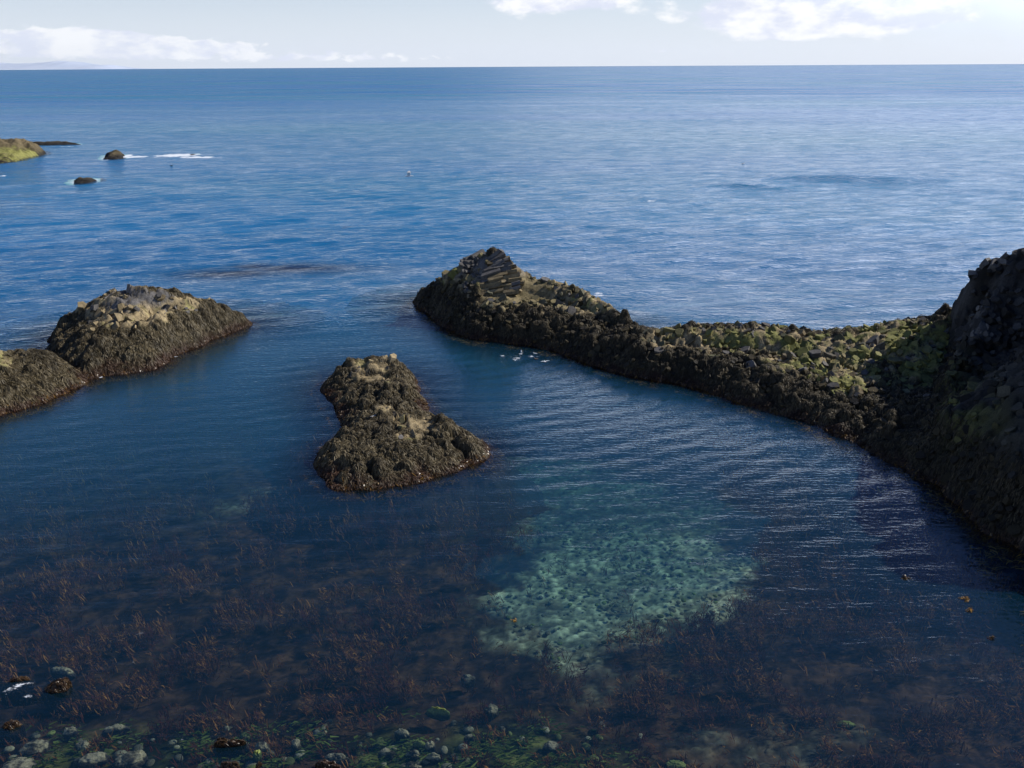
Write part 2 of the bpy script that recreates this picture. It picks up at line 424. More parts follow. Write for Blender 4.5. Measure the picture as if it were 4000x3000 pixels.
c_ridge = [[(1370, 1424, 1488), (1430, 1399, 1482), (1500, 1396, 1482), (1550, 1418, 1490), (1530, 1470, 1530), (1500, 1530, 1580), (1490, 1580, 1632), (1480, 1640, 1694), (1540, 1655, 1730), (1600, 1622, 1715), (1660, 1625, 1705), (1760, 1672, 1735), (1860, 1725, 1760)],
           [(1480, 1640, 1694), (1400, 1680, 1755), (1330, 1722, 1790)], [(1540, 1655, 1730), (1560, 1740, 1800)]]
rc = Relief(c_foot, c_ridge, .11, 1.75, lump=lump_c, seed=1)
e_c = empty('sea_rock', (gnd(1560, 1700)[0], gnd(1560, 1700)[1], 0), 'hourglass shaped rock covered with olive brown seaweed, alone in the middle of the bay', 'sea rock')
rc.build('rock', e_c, rockcol(cap_c))
strands(rc, 36000, .55, .034, 4, lambda x, y, z, g: weedcol(x, y, z, g), lambda x, y, z, d: (z > .02)*(1-cap_c(x, y, z)*.97), 'seaweed', e_c, M_weed, 1)
add_fringe(rc, e_c, 5000, 2)
def cap_blocks(rel, capf, n, rmin, rmax, colf, seed, parent, name='bare_stones', squash=.6, hz=.25):
    g = np.random.default_rng(seed); b = Blocks(); k = 0; t = 0
    while k < n and t < n*400:
        t += 1
        x = g.uniform(rel.x0, rel.x0+rel.nx*rel.st); y = g.uniform(rel.y0, rel.y0+rel.ny*rel.st)
        z = float(rel.samp(rel.H, np.array(x), np.array(y)))
        if z < .3 or g.random() > float(capf(np.array([x]), np.array([y]), np.array([z]))[0])**1.5: continue
        r = g.uniform(rmin, rmax); gx = float(rel.samp(rel.gx, np.array(x), np.array(y))); gy = float(rel.samp(rel.gy, np.array(x), np.array(y)))
        ax = Vector((-gx*.6+g.normal(0, .35), -gy*.6+g.normal(0, .35), 1))
        b.prism((x, y, z+g.uniform(-.30, .02)), ax, r, r*g.uniform(.8, 1.3), colf(g), g, squash=squash); k += 1
    return tag(b.build(name, M_block, parent), kind='stuff')
tanc = lambda g: tuple((TAN if g.random() < .75 else (TAN*.55+YG*.35 if g.random() < .6 else GRY))*g.uniform(.6, 1.0))
cap_blocks(rc, cap_c, 60, .22, .6, tanc, 5, e_c)

# ---- left rock, large
L_SL = [(470, 1200, 170, 75)]
cap_l = lambda x, y, z: pxell(x, y, z, [(520, 1175, 190, 62), (430, 1215, 150, 62), (560, 1220, 90, 45), (690, 1180, 130, 36), (620, 1225, 60, 30), (500, 1250, 110, 28)])
l_foot = [(990, 1268), (945, 1285), (870, 1310), (771, 1355), (671, 1395), (622, 1435), (522, 1455), (423, 1464), (335, 1484), (255, 1480), (200, 1430), (190, 1375), (193, 1322), (260, 1290), (400, 1262), (560, 1245), (700, 1238), (850, 1240), (950, 1250)]
l_ridge = [[(255, 1255, 1335), (300, 1218, 1328), (350, 1183, 1325), (390, 1162, 1322), (440, 1142, 1320), (520, 1129, 1322), (570, 1127, 1322), (620, 1133, 1318), (680, 1138, 1308), (740, 1150, 1300), (800, 1168, 1292), (870, 1194, 1284), (940, 1236, 1274)],
           [(500, 1240, 1375), (350, 1300, 1400)], [(520, 1129, 1322), (505, 1190, 1350), (500, 1240, 1375)], [(680, 1195, 1330), (600, 1260, 1375)]]
def lump_l(X, Y, h, d, Z):
    e = sstep(-.2, 1.5, d); cp = cap_l(X, Y, np.maximum(h, 0))
    u, v = proj(X, Y, np.maximum(h, 0))
    right = sstep(600, 680, u)*(1-cp)
    # sloping column ribs on the seaward flank
    rib = np.abs(np.sin((X*.5+Y*.86+.7*fbm(X*.4, Y*.4, 3))*2.3))*.62-.38+lumps(X, Y, 1.1, 37)*.18
    l = lumps(X, Y, .9, 33)*.5+lumps(X+7, Y+3, 2.3, 39)*.55-.4
    bl = worley(X/1.1, Y/.8, 41); blk = (bl[2]-.5)*.75+bl[4]*(bl[2]-.5)*.9
    return e*((l*(1-right)+rib*right)*(1-.8*cp)+blk*cp*.7)+.12*e*(fbm(X*3, Y*3, 15, 3)-.5)
rl = Relief(l_foot, l_ridge, .12, 1.5, lump=lump_l, seed=11)
e_l = empty('sea_rock', (gnd(560, 1350)[0], gnd(560, 1350)[1], 0), 'large domed rock with a bare tan and grey crown above dark seaweed flanks', 'sea rock')
grey_l = lambda X, Y, H: pxell(X, Y, H, [(540, 1160, 110, 34), (460, 1200, 60, 30), (620, 1150, 60, 20)])
rl.build('rock', e_l, rockcol(cap_l, grey_l, red=.8))
strands(rl, 42000, .6, .042, 4, lambda x, y, z, g: weedcol(x, y, z, g, .8), lambda x, y, z, d: (z > .02)*(1-cap_l(x, y, z)*.97), 'seaweed', e_l, M_weed, 3)
add_fringe(rl, e_l, 6000, 4)
cap_blocks(rl, cap_l, 150, .22, .62, lambda g: tuple((TAN*.8 if g.random() < .62 else GRY*.85)*g.uniform(.6, 1.05)), 6, e_l)

# ---- left rock, low, running out of the frame
cap_m = lambda x, y, z: pxell(x, y, z, [(20, 1410, 45, 22), (-20, 1375, 60, 25), (85, 1388, 28, 8)])
m_foot = [(345, 1486), (293, 1519), (199, 1559), (99, 1599), (0, 1621), (-150, 1660), (-400, 1720), (-700, 1700), (-600, 1520), (-300, 1450), (-60, 1440), (60, 1438), (160, 1415), (250, 1425)]
m_ridge = [[(290, 1440, 1475), (220, 1405, 1470), (170, 1380, 1470), (120, 1395, 1485), (60, 1392, 1490), (0, 1366, 1495), (-100, 1350, 1520), (-300, 1340, 1560), (-500, 1400, 1600)], [(60, 1392, 1490), (40, 1480, 1550)]]
lump_m = lambda X, Y, h, d, Z: sstep(-.2, 1.3, d)*(lumps(X, Y, .85, 53)*.5+lumps(X+7, Y+3, 1.9, 59)*.45-.36+.12*(fbm(X*3, Y*3, 15, 3)-.5))
rm = Relief(m_foot, m_ridge, .12, 2.0, lump=lump_m, seed=21)
e_m = empty('sea_rock', (gnd(0, 1540)[0], gnd(0, 1540)[1], 0), 'low seaweed covered rock at the left edge, touching the large domed rock', 'sea rock')
rm.build('rock', e_m, rockcol(cap_m, red=.5))
strands(rm, 36000, .6, .04, 4, lambda x, y, z, g: weedcol(x, y, z, g, .5), lambda x, y, z, d: (z > .02)*(1-cap_m(x, y, z)*.97), 'seaweed', e_m, M_weed, 7)
add_fringe(rm, e_m, 5000, 8)

# ---- headland with the slab peak and the reef wall
h_foot = [(1608, 1184), (1663, 1217), (1717, 1265), (1771, 1298), (1853, 1325), (1945, 1336), (2042, 1347), (2124, 1363), (2205, 1385), (2287, 1417), (2395, 1450), (2531, 1488), (2620, 1498), (2790, 1531), (2916, 1588), (3043, 1619), (3233, 1683), (3328, 1733), (3518, 1828), (3640, 1895),
          (3900, 1850), (3960, 1600), (3900, 1420), (3700, 1372), (3450, 1385), (3200, 1392), (2950, 1378), (2700, 1365), (2520, 1365), (2440, 1325), (2350, 1280), (2250, 1245), (2150, 1222), (2050, 1205), (1900, 1192), (1750, 1170), (1660, 1160)]
h_ridge = [[(1650, 1135, 1190), (1717, 1092, 1200), (1760, 1066, 1208), (1836, 1024, 1222), (1890, 990, 1232), (1945, 980, 1238), (1990, 1006, 1240), (2015, 1041, 1242), (2040, 1066, 1243), (2070, 1088, 1245), (2124, 1095, 1250), (2194, 1106, 1262), (2276, 1138, 1284), (2335, 1176, 1308), (2390, 1210, 1335), (2444, 1254, 1365), (2482, 1282, 1394), (2560, 1300, 1412), (2700, 1272, 1415), (2830, 1280, 1422), (2940, 1274, 1425), (3080, 1284, 1430), (3215, 1306, 1440), (3330, 1290, 1445), (3450, 1275, 1445), (3550, 1258, 1445), (3640, 1252, 1440), (3700, 1200, 1445)],
           [(1960, 1150, 1270), (2100, 1180, 1290), (2250, 1220, 1320), (2380, 1290, 1372)], [(3200, 1470, 1560), (3400, 1520, 1600), (3560, 1560, 1660), (3700, 1560, 1700)], [(2900, 1400, 1490), (3200, 1470, 1560)], [(2600, 1360, 1448), (2900, 1400, 1490)]]
cap_h = lambda x, y, z: pxell(x, y, z, [(1930, 1060, 170, 80), (2040, 1130, 200, 60), (1990, 1160, 110, 40), (2180, 1160, 190, 50), (2320, 1190, 90, 40), (1780, 1080, 90, 26),
                                        (2620, 1320, 110, 42), (2800, 1320, 170, 52), (3000, 1330, 170, 62), (3150, 1370, 180, 80), (3300, 1400, 170, 90), (3450, 1330, 190, 80), (3600, 1380, 150, 130), (3350, 1480, 120, 50)])
green_h = lambda x, y, z: sstep(2500, 3000, proj(x, y, z)[0])
def lump_h(X, Y, h, d, Z):
    e = sstep(-.2, 1.5, d); cp = cap_h(X, Y, np.maximum(h, 0)); pk = pxell(X, Y, np.maximum(h, 0), [(1950, 1060, 150, 80)])
    l = lumps(X, Y, .8, 63)*.62+lumps(X+7, Y+3, 1.7, 69)*.36-.34
    bl = worley(X/.75, Y/.75, 42); blk = (bl[2]-.5)*.8+bl[4]*(bl[2]-.5)*.8
    te = pxell(X, Y, np.maximum(h, 0), [(2010, 1140, 150, 55), (1950, 1175, 90, 30)])
    return e*((l*(1-.7*cp)+blk*cp*.6*(1-.5*pk))*(1-.85*te)+te*(.22*np.abs(((h+.25*X)*1.7) % 1-.5)-.1+.15*(fbm(X*2, Y*2, 4)-.5)))
rh = Relief(h_foot, h_ridge, .13, 1.75, lump=lump_h, seed=31)
e_h = empty('rock_reef', (gnd(2400, 1400)[0], gnd(2400, 1400)[1], 0), 'long dark basalt reef rising to a slabby grey peak at its seaward end', 'reef')
def col_h(X, Y, H, D):
    c = rockcol(cap_h, lambda X, Y, H: pxell(X, Y, H, [(1930, 1040, 120, 66)]), red=.5)(X, Y, H, D)
    te = pxell(X, Y, np.maximum(H, 0), [(2010, 1140, 160, 60), (1950, 1175, 100, 34)])
    st_ = sstep(.3, .7, .5+.5*np.sin((H+.25*X)*9+4*fbm(X, Y, 5)))[..., None]
    c = c*(1-te[..., None])+(TAN*.62*(1-.35*st_)+YG*.12)*te[..., None]
    gsh = green_h(X, Y, np.maximum(H, 0))*cap_h(X, Y, H)*sstep(.35, .6, fbm(X*.9, Y*.9, 91, 4))
    return lerp3(c, YG*.75, gsh)
rh.build('rock', e_h, col_h)
shadeweed = lambda x, y, z, g: weedcol(x, y, z, g, .45, .08)*.66  # weed colour scaled down, shade of the reef front painted in
strands(rh, 80000, .36, .036, 4, shadeweed, lambda x, y, z, d: (z > .02)*(1-cap_h(x, y, z)*.96), 'seaweed', e_h, M_weed, 13)
add_fringe(rh, e_h, 12000, 14)
# broken column heads along the reef top
def hcol(g, x, y, z):
    X_, Y_ = np.array([x]), np.array([y]); q = float(fbm(X_*.9, Y_*.9, 91, 4)[0]); q2 = float(fbm(X_*.6, Y_*.6, 93, 4)[0]); u = proj(np.array(x), np.array(y), np.array(z))[0]
    gr = float(sstep(2450, 2900, u)); t = min(1, max(0, (q-.36)/.2))*gr+.25*(1-gr); k = min(1, max(0, (q2-.45)/.15))
    c = (TAN*.55*(1-k)+GRY*.55*k)*(1-t)+YG*.72*t
    if g.random() < .12: c = GRY*.8
    return tuple(c*g.uniform(.72, 1.12))
def columns(rel, capf, n, rmin, rmax, seed, parent, colf, axisf, name='basalt_columns', out=(.05, .42), zmin=.7):
    g = np.random.default_rng(seed); b = Blocks(); pts = []; t = 0
    while len(pts) < n and t < n*60:
        t += 1
        x = g.uniform(rel.x0, rel.x0+rel.nx*rel.st); y = g.uniform(rel.y0, rel.y0+rel.ny*rel.st)
        z = float(rel.samp(rel.base, np.array(x), np.array(y)))
        if z < zmin or g.random() > float(capf(np.array([x]), np.array([y]), np.array([z]))[0]): continue
        r = rmin+(rmax-rmin)*g.random()**1.7
        if any((x-a)**2+(y-b_)**2 < (.75*(r+c))**2 for a, b_, c in pts[-900:]): continue
        pts.append((x, y, r)); ax = axisf(g, rel, x, y, z)
        ax = Vector(ax).normalized(); o = g.uniform(*out); ln = 1.6
        c = Vector((x, y, z))+ax*(o-ln*.5)
        b.prism(c, ax, r, ln, colf(g, x, y, z), g)
    return tag(b.build(name, M_block, parent), kind='stuff')
notpeak = lambda x, y, z: cap_h(x, y, z)*(1-pxell(x, y, z, [(1960, 1060, 170, 110), (2010, 1145, 130, 40)]))
def slope_axis(g, rel, x, y, z):
    gx = float(rel.samp(rel.gx, np.array(x), np.array(y))); gy = float(rel.samp(rel.gy, np.array(x), np.array(y)))
    return (-.35*np.clip(gx, -1, 1)+g.normal(0, .22)-.15, -.35*np.clip(gy, -1, 1)+g.normal(0, .22)-.2, 1)
columns(rh, notpeak, 1000, .17, .66, 44, e_h, hcol, slope_axis, out=(.0, .34))
columns(rh, lambda x, y, z: (1-cap_h(x, y, z))*(proj(x, y, z)[1] > 1000)*1., 900, .14, .36, 47, e_h, lambda g, x, y, z: tuple(lerp3(BK, OL1*1.3, np.array([g.random()]))[0]), slope_axis, name='column_heads', out=(.05, .36), zmin=.5)
# the peak: lying columns stacked in tilted courses
def lying_columns():
    g = np.random.default_rng(88); b = Blocks()
    for row in range(11):
        v = 996+row*15.5; uL = 1908-row*6.5; uR = min(2032, 1958+row*11)
        Yr = gnd(1950, 1240+row*2.8)[1]
        for j in range(2):
            u = uL+g.uniform(-34, 16); first = True
            while u < uR:
                L = g.uniform(24, 85); ue = min(u+L, uR+g.uniform(-8, 14)); f0 = (u-uL)/(uR-uL); f1 = (ue-uL)/(uR-uL)
                vy = lambda f: v+16-36*f+6*f*f+g.uniform(-3, 3)
                a = Vector(at_y(u, vy(f0), Yr+j*.55-.4+f0*.25+g.uniform(-.25, .2))); c = Vector(at_y(ue, vy(f1), Yr+j*.55-.4+f1*.25+g.uniform(-.14, .14)))
                if (a-c).length > .3: b.prism((a+c)/2, a-c, g.uniform(.20, .44), (a-c).length*g.uniform(1., 1.12), tuple((GRY*.9 if g.random() < .9-.07*row else TAN*.62)*g.uniform(.8, 1.08)), g, n=g.choice([4, 5, 6]), squash=g.uniform(.6, 1.))
                u = ue+g.uniform(-4, 3)
    for k in range(60):
        v = g.uniform(1005, 1160); u = 1848+(v-1010)*.15+g.uniform(-55, 42)
        a = Vector(at_y(u, v, gnd(1950, 1236+(v-1000)*.2)[1]-.2)); c = Vector(at_y(u+45, v-g.uniform(0, 25), gnd(1950, 1236+(v-1000)*.2)[1]+.9))
        b.prism((a+c)/2, a-c, g.uniform(.18, .42), (a-c).length, tuple(GRY*g.uniform(.5, .9)), g, n=g.choice([4, 5, 6]))
    for k in range(70):
        f = g.random(); u = 1755+f*190; v = 1072-f*90+g.uniform(-2, 14); a = Vector(at_y(u, v, gnd(1950, 1222+f*10)[1]+g.uniform(-.4, .4)))
        b.prism(a+Vector((0, 0, -.25)), (g.normal(-.35, .3), g.normal(0, .3), 1), g.uniform(.18, .45), g.uniform(.6, 1.3), tuple((GRY if f > .4 or g.random() < .4 else YG*.8)*g.uniform(.55, 1.)), g, n=g.choice([4, 5]))
    return tag(b.build('basalt_slabs', M_block, e_h), kind='stuff')
lying_columns()

# ---- the cliff at the right
k_foot = [(3560, 1850), (3614, 1868), (3700, 1930), (3831, 2066), (3945, 2126), (4010, 2162), (4150, 2270), (4400, 2480), (4700, 2800), (5200, 3200), (6500, 3000), (6500, 1600), (5200, 1380), (4400, 1370), (3950, 1385), (3700, 1400), (3640, 1500), (3560, 1650), (3500, 1800)]
k_ridge = [[(3590, 1310, 1436), (3640, 1266, 1441), (3672, 1214, 1445), (3712, 1176, 1455), (3755, 1136, 1465), (3766, 1096, 1470), (3800, 1056, 1478), (3825, 1022, 1484), (3870, 1002, 1490), (3936, 1000, 1500), (3995, 972, 1510), (4100, 930, 1530), (4300, 830, 1560), (4600, 700, 1600), (5000, 560, 1700), (5400, 500, 1900)],
           [(3700, 1480, 1640), (3780, 1380, 1600), (3840, 1250, 1560), (3900, 1120, 1530), (3995, 972, 1510)], [(4600, 700, 1600), (4500, 1100, 1900), (4300, 1500, 2000)]]
def lump_k(X, Y, h, d, Z):
    e = sstep(-.2, 2., d)
    bl = worley(X/.8+.35*Y, Y/.7, 43); blk = (bl[2]-.5)*.9+bl[4]*(bl[2]-.5)*.8
    hi = sstep(3., 5., h)
    l = lumps(X, Y, .9, 73)*.6+lumps(X+7, Y+3, 2.2, 79)*.65-.45
    return e*(blk*hi*.7+l*(1-hi)+.9*(fbm(X*.35, Y*.35, 5, 3)-.5))
rk = Relief(k_foot, k_ridge, .14, 1.35, lump=lump_k, seed=41)
e_k = empty('cliff', (gnd(4000, 1900)[0], gnd(4000, 1900)[1], 0), 'tall dark basalt cliff in shade, cut by the right edge of the photo', 'cliff')
def col_k(X, Y, H, D):
    n = fbm(X*.9, Y*.9, 17, 4); c = lerp3(BK*.7, GRY*.30, sstep(.3, .7, n)*sstep(2.5, 5, H))  # basalt tones lowered so the colour itself deepens the cliff's shade
    u, v = proj(X, Y, np.maximum(H, 0))
    gz = np.exp(-((u-3700)/190)**2-((v-1560+(u-3700)*-.35)/150)**2)*sstep(.35, .6, fbm(X*.6, Y*.6, 19, 4)); c = lerp3(c, YG*.5, gz)
    gp = np.exp(-((u-3830)/70)**2-((v-1290)/120)**2)*sstep(.3, .6, fbm(X*1.1, Y*1.1, 20, 4)); c = lerp3(c, GRY*.8, gp)
    return c
rk.build('rock', e_k, col_k)
hk = lambda x, y, z: sstep(2.2, 4.5, z)
def kcol(g, x, y, z):
    return tuple(col_k(np.array([x]), np.array([y]), np.array([z]), None)[0]*g.uniform(.6, 1.7))
def kaxis(g, rel, x, y, z): return (-1.0+g.normal(0, .2), -.5+g.normal(0, .2), .9+g.normal(0, .25))
columns(rk, lambda x, y, z: hk(x, y, z)*(proj(x, y, z)[0] < 4500), 1700, .2, .52, 45, e_k, kcol, kaxis, out=(-.12, .36))
columns(rk, lambda x, y, z: (1-hk(x, y, z))*(proj(x, y, z)[0] < 4400)*1., 900, .16, .42, 48, e_k, lambda g, x, y, z: tuple(lerp3(BK*.8, OL1*.9, np.array([g.random()]))[0]), kaxis, name='column_heads', out=(0., .34), zmin=.5)
crest_k = lambda x, y, z: pxell(x, y, z, [(3830, 1040, 60, 30), (3900, 1010, 70, 30), (3990, 985, 60, 30), (3720, 1180, 40, 25), (4100, 940, 120, 40)])
cap_blocks(rk, crest_k, 46, .3, .75, lambda g: tuple(GRY*g.uniform(.5, 1.)), 46, e_k, name='crest_boulders', squash=.8)
strands(rk, 34000, .38, .04, 4, lambda x, y, z, g: weedcol(x, y, z, g, .5, .2)*.62, lambda x, y, z, d: ((z > .02) & (proj(x, y, z)[0] < 4300))*(1-sstep(2.4, 4.2, z+1.5*(fbm(x*.5, y*.5, 4)-.5))), 'seaweed', e_k, M_weed, 15)  # this weed's colour is darkened for the shade under the cliff
add_fringe(rk, e_k, 14000, 16)
strands(rk, 9000, .7, .06, 4, lambda x, y, z, g: lerp3(RD*1.5, GOLD*2.8, g.random(len(x))**1.3), lambda x, y, z, d: ((d > -3.6) & (d < .25)).astype(float)*sstep(.42, .6, fbm(x*.45, y*.45, 64, 4))*(proj(x, y, z)[0] > 3300)*1., 'floating_kelp', e_k, M_kelp, 17, lift=.03, wander=1., minz=-.22)
strands(rh, 5000, .5, .05, 4, lambda x, y, z, g: lerp3(RD*1.4, GOLD*2.2, g.random(len(x))**1.3), lambda x, y, z, d: ((d > -1.3) & (d < .2)).astype(float)*sstep(.45, .6, fbm(x*.5, y*.5, 65, 4)), 'floating_kelp', e_h, M_kelp, 18, lift=.03, wander=1., minz=-.12)

# ---- far rocks
def far_rock(name, foot, ridge, label, col, step=.35, prof=1.7, seed=0, amp=.6):
    lf = lambda X, Y, h, d, Z: sstep(0, 1.5, d)*((fbm(X*.5, Y*.5, seed, 5, .6)-.5)*2.2*amp+(worley(X/1.6, Y/1.6, seed)[2]-.5)*amp)
    r = Relief(foot, ridge, step, prof, skirt=2.5, slope=3.6, lump=lf, seed=seed, shore_n=.8)
    e = empty(name, (*r.foot.mean(0), 0), label, 'sea rock')
    r.build('rock', e, col); return r, e
def fcol(gm):
    def f(X, Y, H, D):
        n = fbm(X*.5, Y*.5, 71, 5, .6); c = lerp3(OL1*.9, OL2*.75, n); c = lerp3(c, BK, 1-sstep(.3, 1.4, H))
        u, v = proj(X, Y, H); g_ = pxell(X, Y, H, gm) if gm else np.zeros(X.shape)
        c = lerp3(c, TAN*.55, sstep(.45, .7, fbm(X*.9, Y*.9, 72, 4))*sstep(2, 4, H)*.8)
        return lerp3(c, YG*.95, g_*sstep(.25, .55, n))
    return f
r1, e1 = far_rock('rock_islet', [(183, 601), (136, 613), (68, 629), (0, 638), (-150, 655), (-500, 650), (-400, 600), (-50, 588), (100, 586), (160, 590)],
         [[(160, 578, 596), (131, 558, 600), (105, 549, 602), (60, 546, 604), (0, 547, 606), (-200, 540, 610), (-350, 560, 620)], [(100, 590, 612), (20, 590, 622)]],
         'grassy green and brown rock islet at the left edge, far out on the sea', fcol([(50, 604, 70, 26), (110, 600, 40, 14), (20, 600, 60, 24)]), seed=101, amp=.8)
far_rock('sea_rock', [(120, 566), (200, 567), (290, 566), (318, 563), (285, 559), (200, 558), (120, 560)],
         [[(120, 553, 563), (165, 553, 562), (215, 552, 562), (255, 554, 562), (290, 559, 562.5)]], 'low flat dark skerry stretching out behind the green islet', fcol(None), seed=103, amp=.35)
far_rock('sea_rock', [(404, 620), (440, 623), (470, 621), (488, 610), (470, 604), (440, 604), (415, 608)],
         [[(418, 600, 612), (435, 588, 612), (455, 586, 612), (470, 592, 611), (483, 603, 609)]], 'small pointed dark rock with white surf trailing to its right', fcol(None), step=.2, seed=105, amp=.45)
far_rock('sea_rock', [(281, 714), (300, 719), (340, 716), (375, 709), (386, 704), (360, 700), (310, 700)],
         [[(290, 703, 710), (310, 694, 709), (335, 697, 708), (358, 698, 706), (375, 703, 705)]], 'low wet brown rock awash nearest the islets, left part of the sea', fcol(None), step=.15, seed=107, amp=.3)
far_rock('sea_rock', [(740, 604), (755, 605.5), (765, 603), (750, 601.5)], [[(745, 601, 603.5), (755, 600.5, 603.4)]], 'tiny dark rock tip in the white surf patch', fcol(None), step=.15, seed=109, amp=.12)

# ------------------------------------------------------------------ seabed
def rockH(x, y):
    h = np.full(np.shape(x), -50.)
    for r in RELIEFS:
        k = r.inside(x, y)
        if k.any():
            hh = np.full(np.shape(x), -50.); hh[k] = r.samp(r.H, x[k], y[k]); hh[hh < -7.6] = -50; h = np.maximum(h, hh)
    return h
PALE = [smooth_poly([gnd(u, v)[:2] for u, v in P], 2) for P in (
    [(2150, 1960), (2500, 1900), (2900, 1930), (2990, 2060), (2930, 2200), (2860, 2300), (2620, 2360), (2480, 2390), (2330, 2460), (2150, 2480), (2090, 2400), (2040, 2320), (1960, 2230), (1930, 2110), (2090, 2070)],
    [(2350, 2560), (2500, 2470), (2600, 2480), (2560, 2580), (2420, 2620), (2330, 2620)],
    [(2640, 2800), (2900, 2770), (3200, 2750), (3420, 2780), (3350, 2900), (3250, 3050), (2950, 3050), (2950, 2900), (2700, 2830)],
    [(2400, 1640), (2250, 1560), (1960, 1560), (1900, 1700), (1990, 1850), (2080, 2020), (2700, 2020), (2900, 1850), (2750, 1750)],
    [(880, 1730), (1150, 1700), (1220, 1760), (1150, 1880), (950, 1880), (850, 1800)],
    [(1880, 2370), (1960, 2340), (1990, 2380), (1930, 2430), (1890, 2410)])]
PALE_S = [1., .5, .2, .55, .38, .7]
def palemask(x, y):
    m = np.zeros(np.shape(x)); wob = (fbm(x*.35, y*.35, 55, 5, .6)-.5)*11+(fbm(x*2., y*2., 56, 3)-.5)*1.6
    for P, s_ in zip(PALE, PALE_S):
        d = poly_sd(x, y, P)+wob*.6; q_ = 1. if s_ > .9 else 2.; m = np.maximum(m, sstep(-.6*q_, 1.1*q_, d)*s_)
    return m
def beddepth(x, y):
    yy = y+.04*x
    return np.interp(yy, [20, 26.5, 29, 33, 40, 48, 60, 75, 95, 140, 200], [.55, .62, .95, 1.5, 2.1, 2.9, 4.2, 6.5, 12, 22, 40])
def greenmask(x, y):
    yy = y-.02*x; return sstep(31.5, 28.5, yy+2.5*(fbm(x*.3, y*.3, 66, 3)-.5))*sstep(7, 1, x+3*(fbm(x*.2, y*.2, 67, 2)-.5))
bs = .16; bx = np.arange(-40, 40, bs); by = np.arange(20, 66, bs); BX, BY = np.meshgrid(bx, by)
pm = palemask(BX, BY); pm = pm*(.38+.62*sstep(.34, .56, fbm(BX*.55, BY*.55, 57, 5, .62)))*(1-.3*sstep(44, 54, BY)); gm_ = greenmask(BX, BY)
w1 = worley(BX/.42, BY/.42, 81); w2 = worley(BX/1.5, BY/1.5, 82)
cob = np.sqrt(np.clip(1-(w1[0]/.7)**2, 0, 1))*w1[2]
BZ = np.minimum(-beddepth(BX, BY)+.13*cob+.5*(fbm(BX*.3, BY*.3, 83, 4)-.5), -.38)
st = .35+1.3*w1[2]*sstep(.0, .25, w1[1]-w1[0])
palec = np.array([.50, .50, .33])*st[..., None]; darkc = lerp3([.014, .008, .008], [.115, .060, .030], sstep(.35, .75, fbm(BX*1.1, BY*1.1, 84, 6, .7)))
c = darkc*(1-pm[..., None])+palec*pm[..., None]
gcol = lerp3([.016, .020, .009], [.19, .20, .055], sstep(.4, .75, fbm(BX*.9, BY*.9, 85, 5, .6)))
c = lerp3(c, gcol, gm_*(1-pm)*sstep(.35, .6, fbm(BX*.35, BY*.35, 86, 3)))
o = mesh_np('seabed', np.stack([BX, BY, BZ], -1).reshape(-1, 3), grid_faces(*BX.shape), M_bed, None, c.reshape(-1, 3), smooth=True)
tag(o, kind='structure')
# deep sea floor beyond
dx_ = np.linspace(-400, 400, 60); dy_ = np.linspace(10, 500, 50); DX, DY = np.meshgrid(dx_, dy_)
o = mesh_np('sea_floor', np.stack([DX, DY, -np.maximum(beddepth(DX, DY), 7.)-2.], -1).reshape(-1, 3), grid_faces(*DX.shape), M_bed, None, np.tile([.02, .02, .02], (DX.size, 1)), smooth=True)
tag(o, kind='structure')

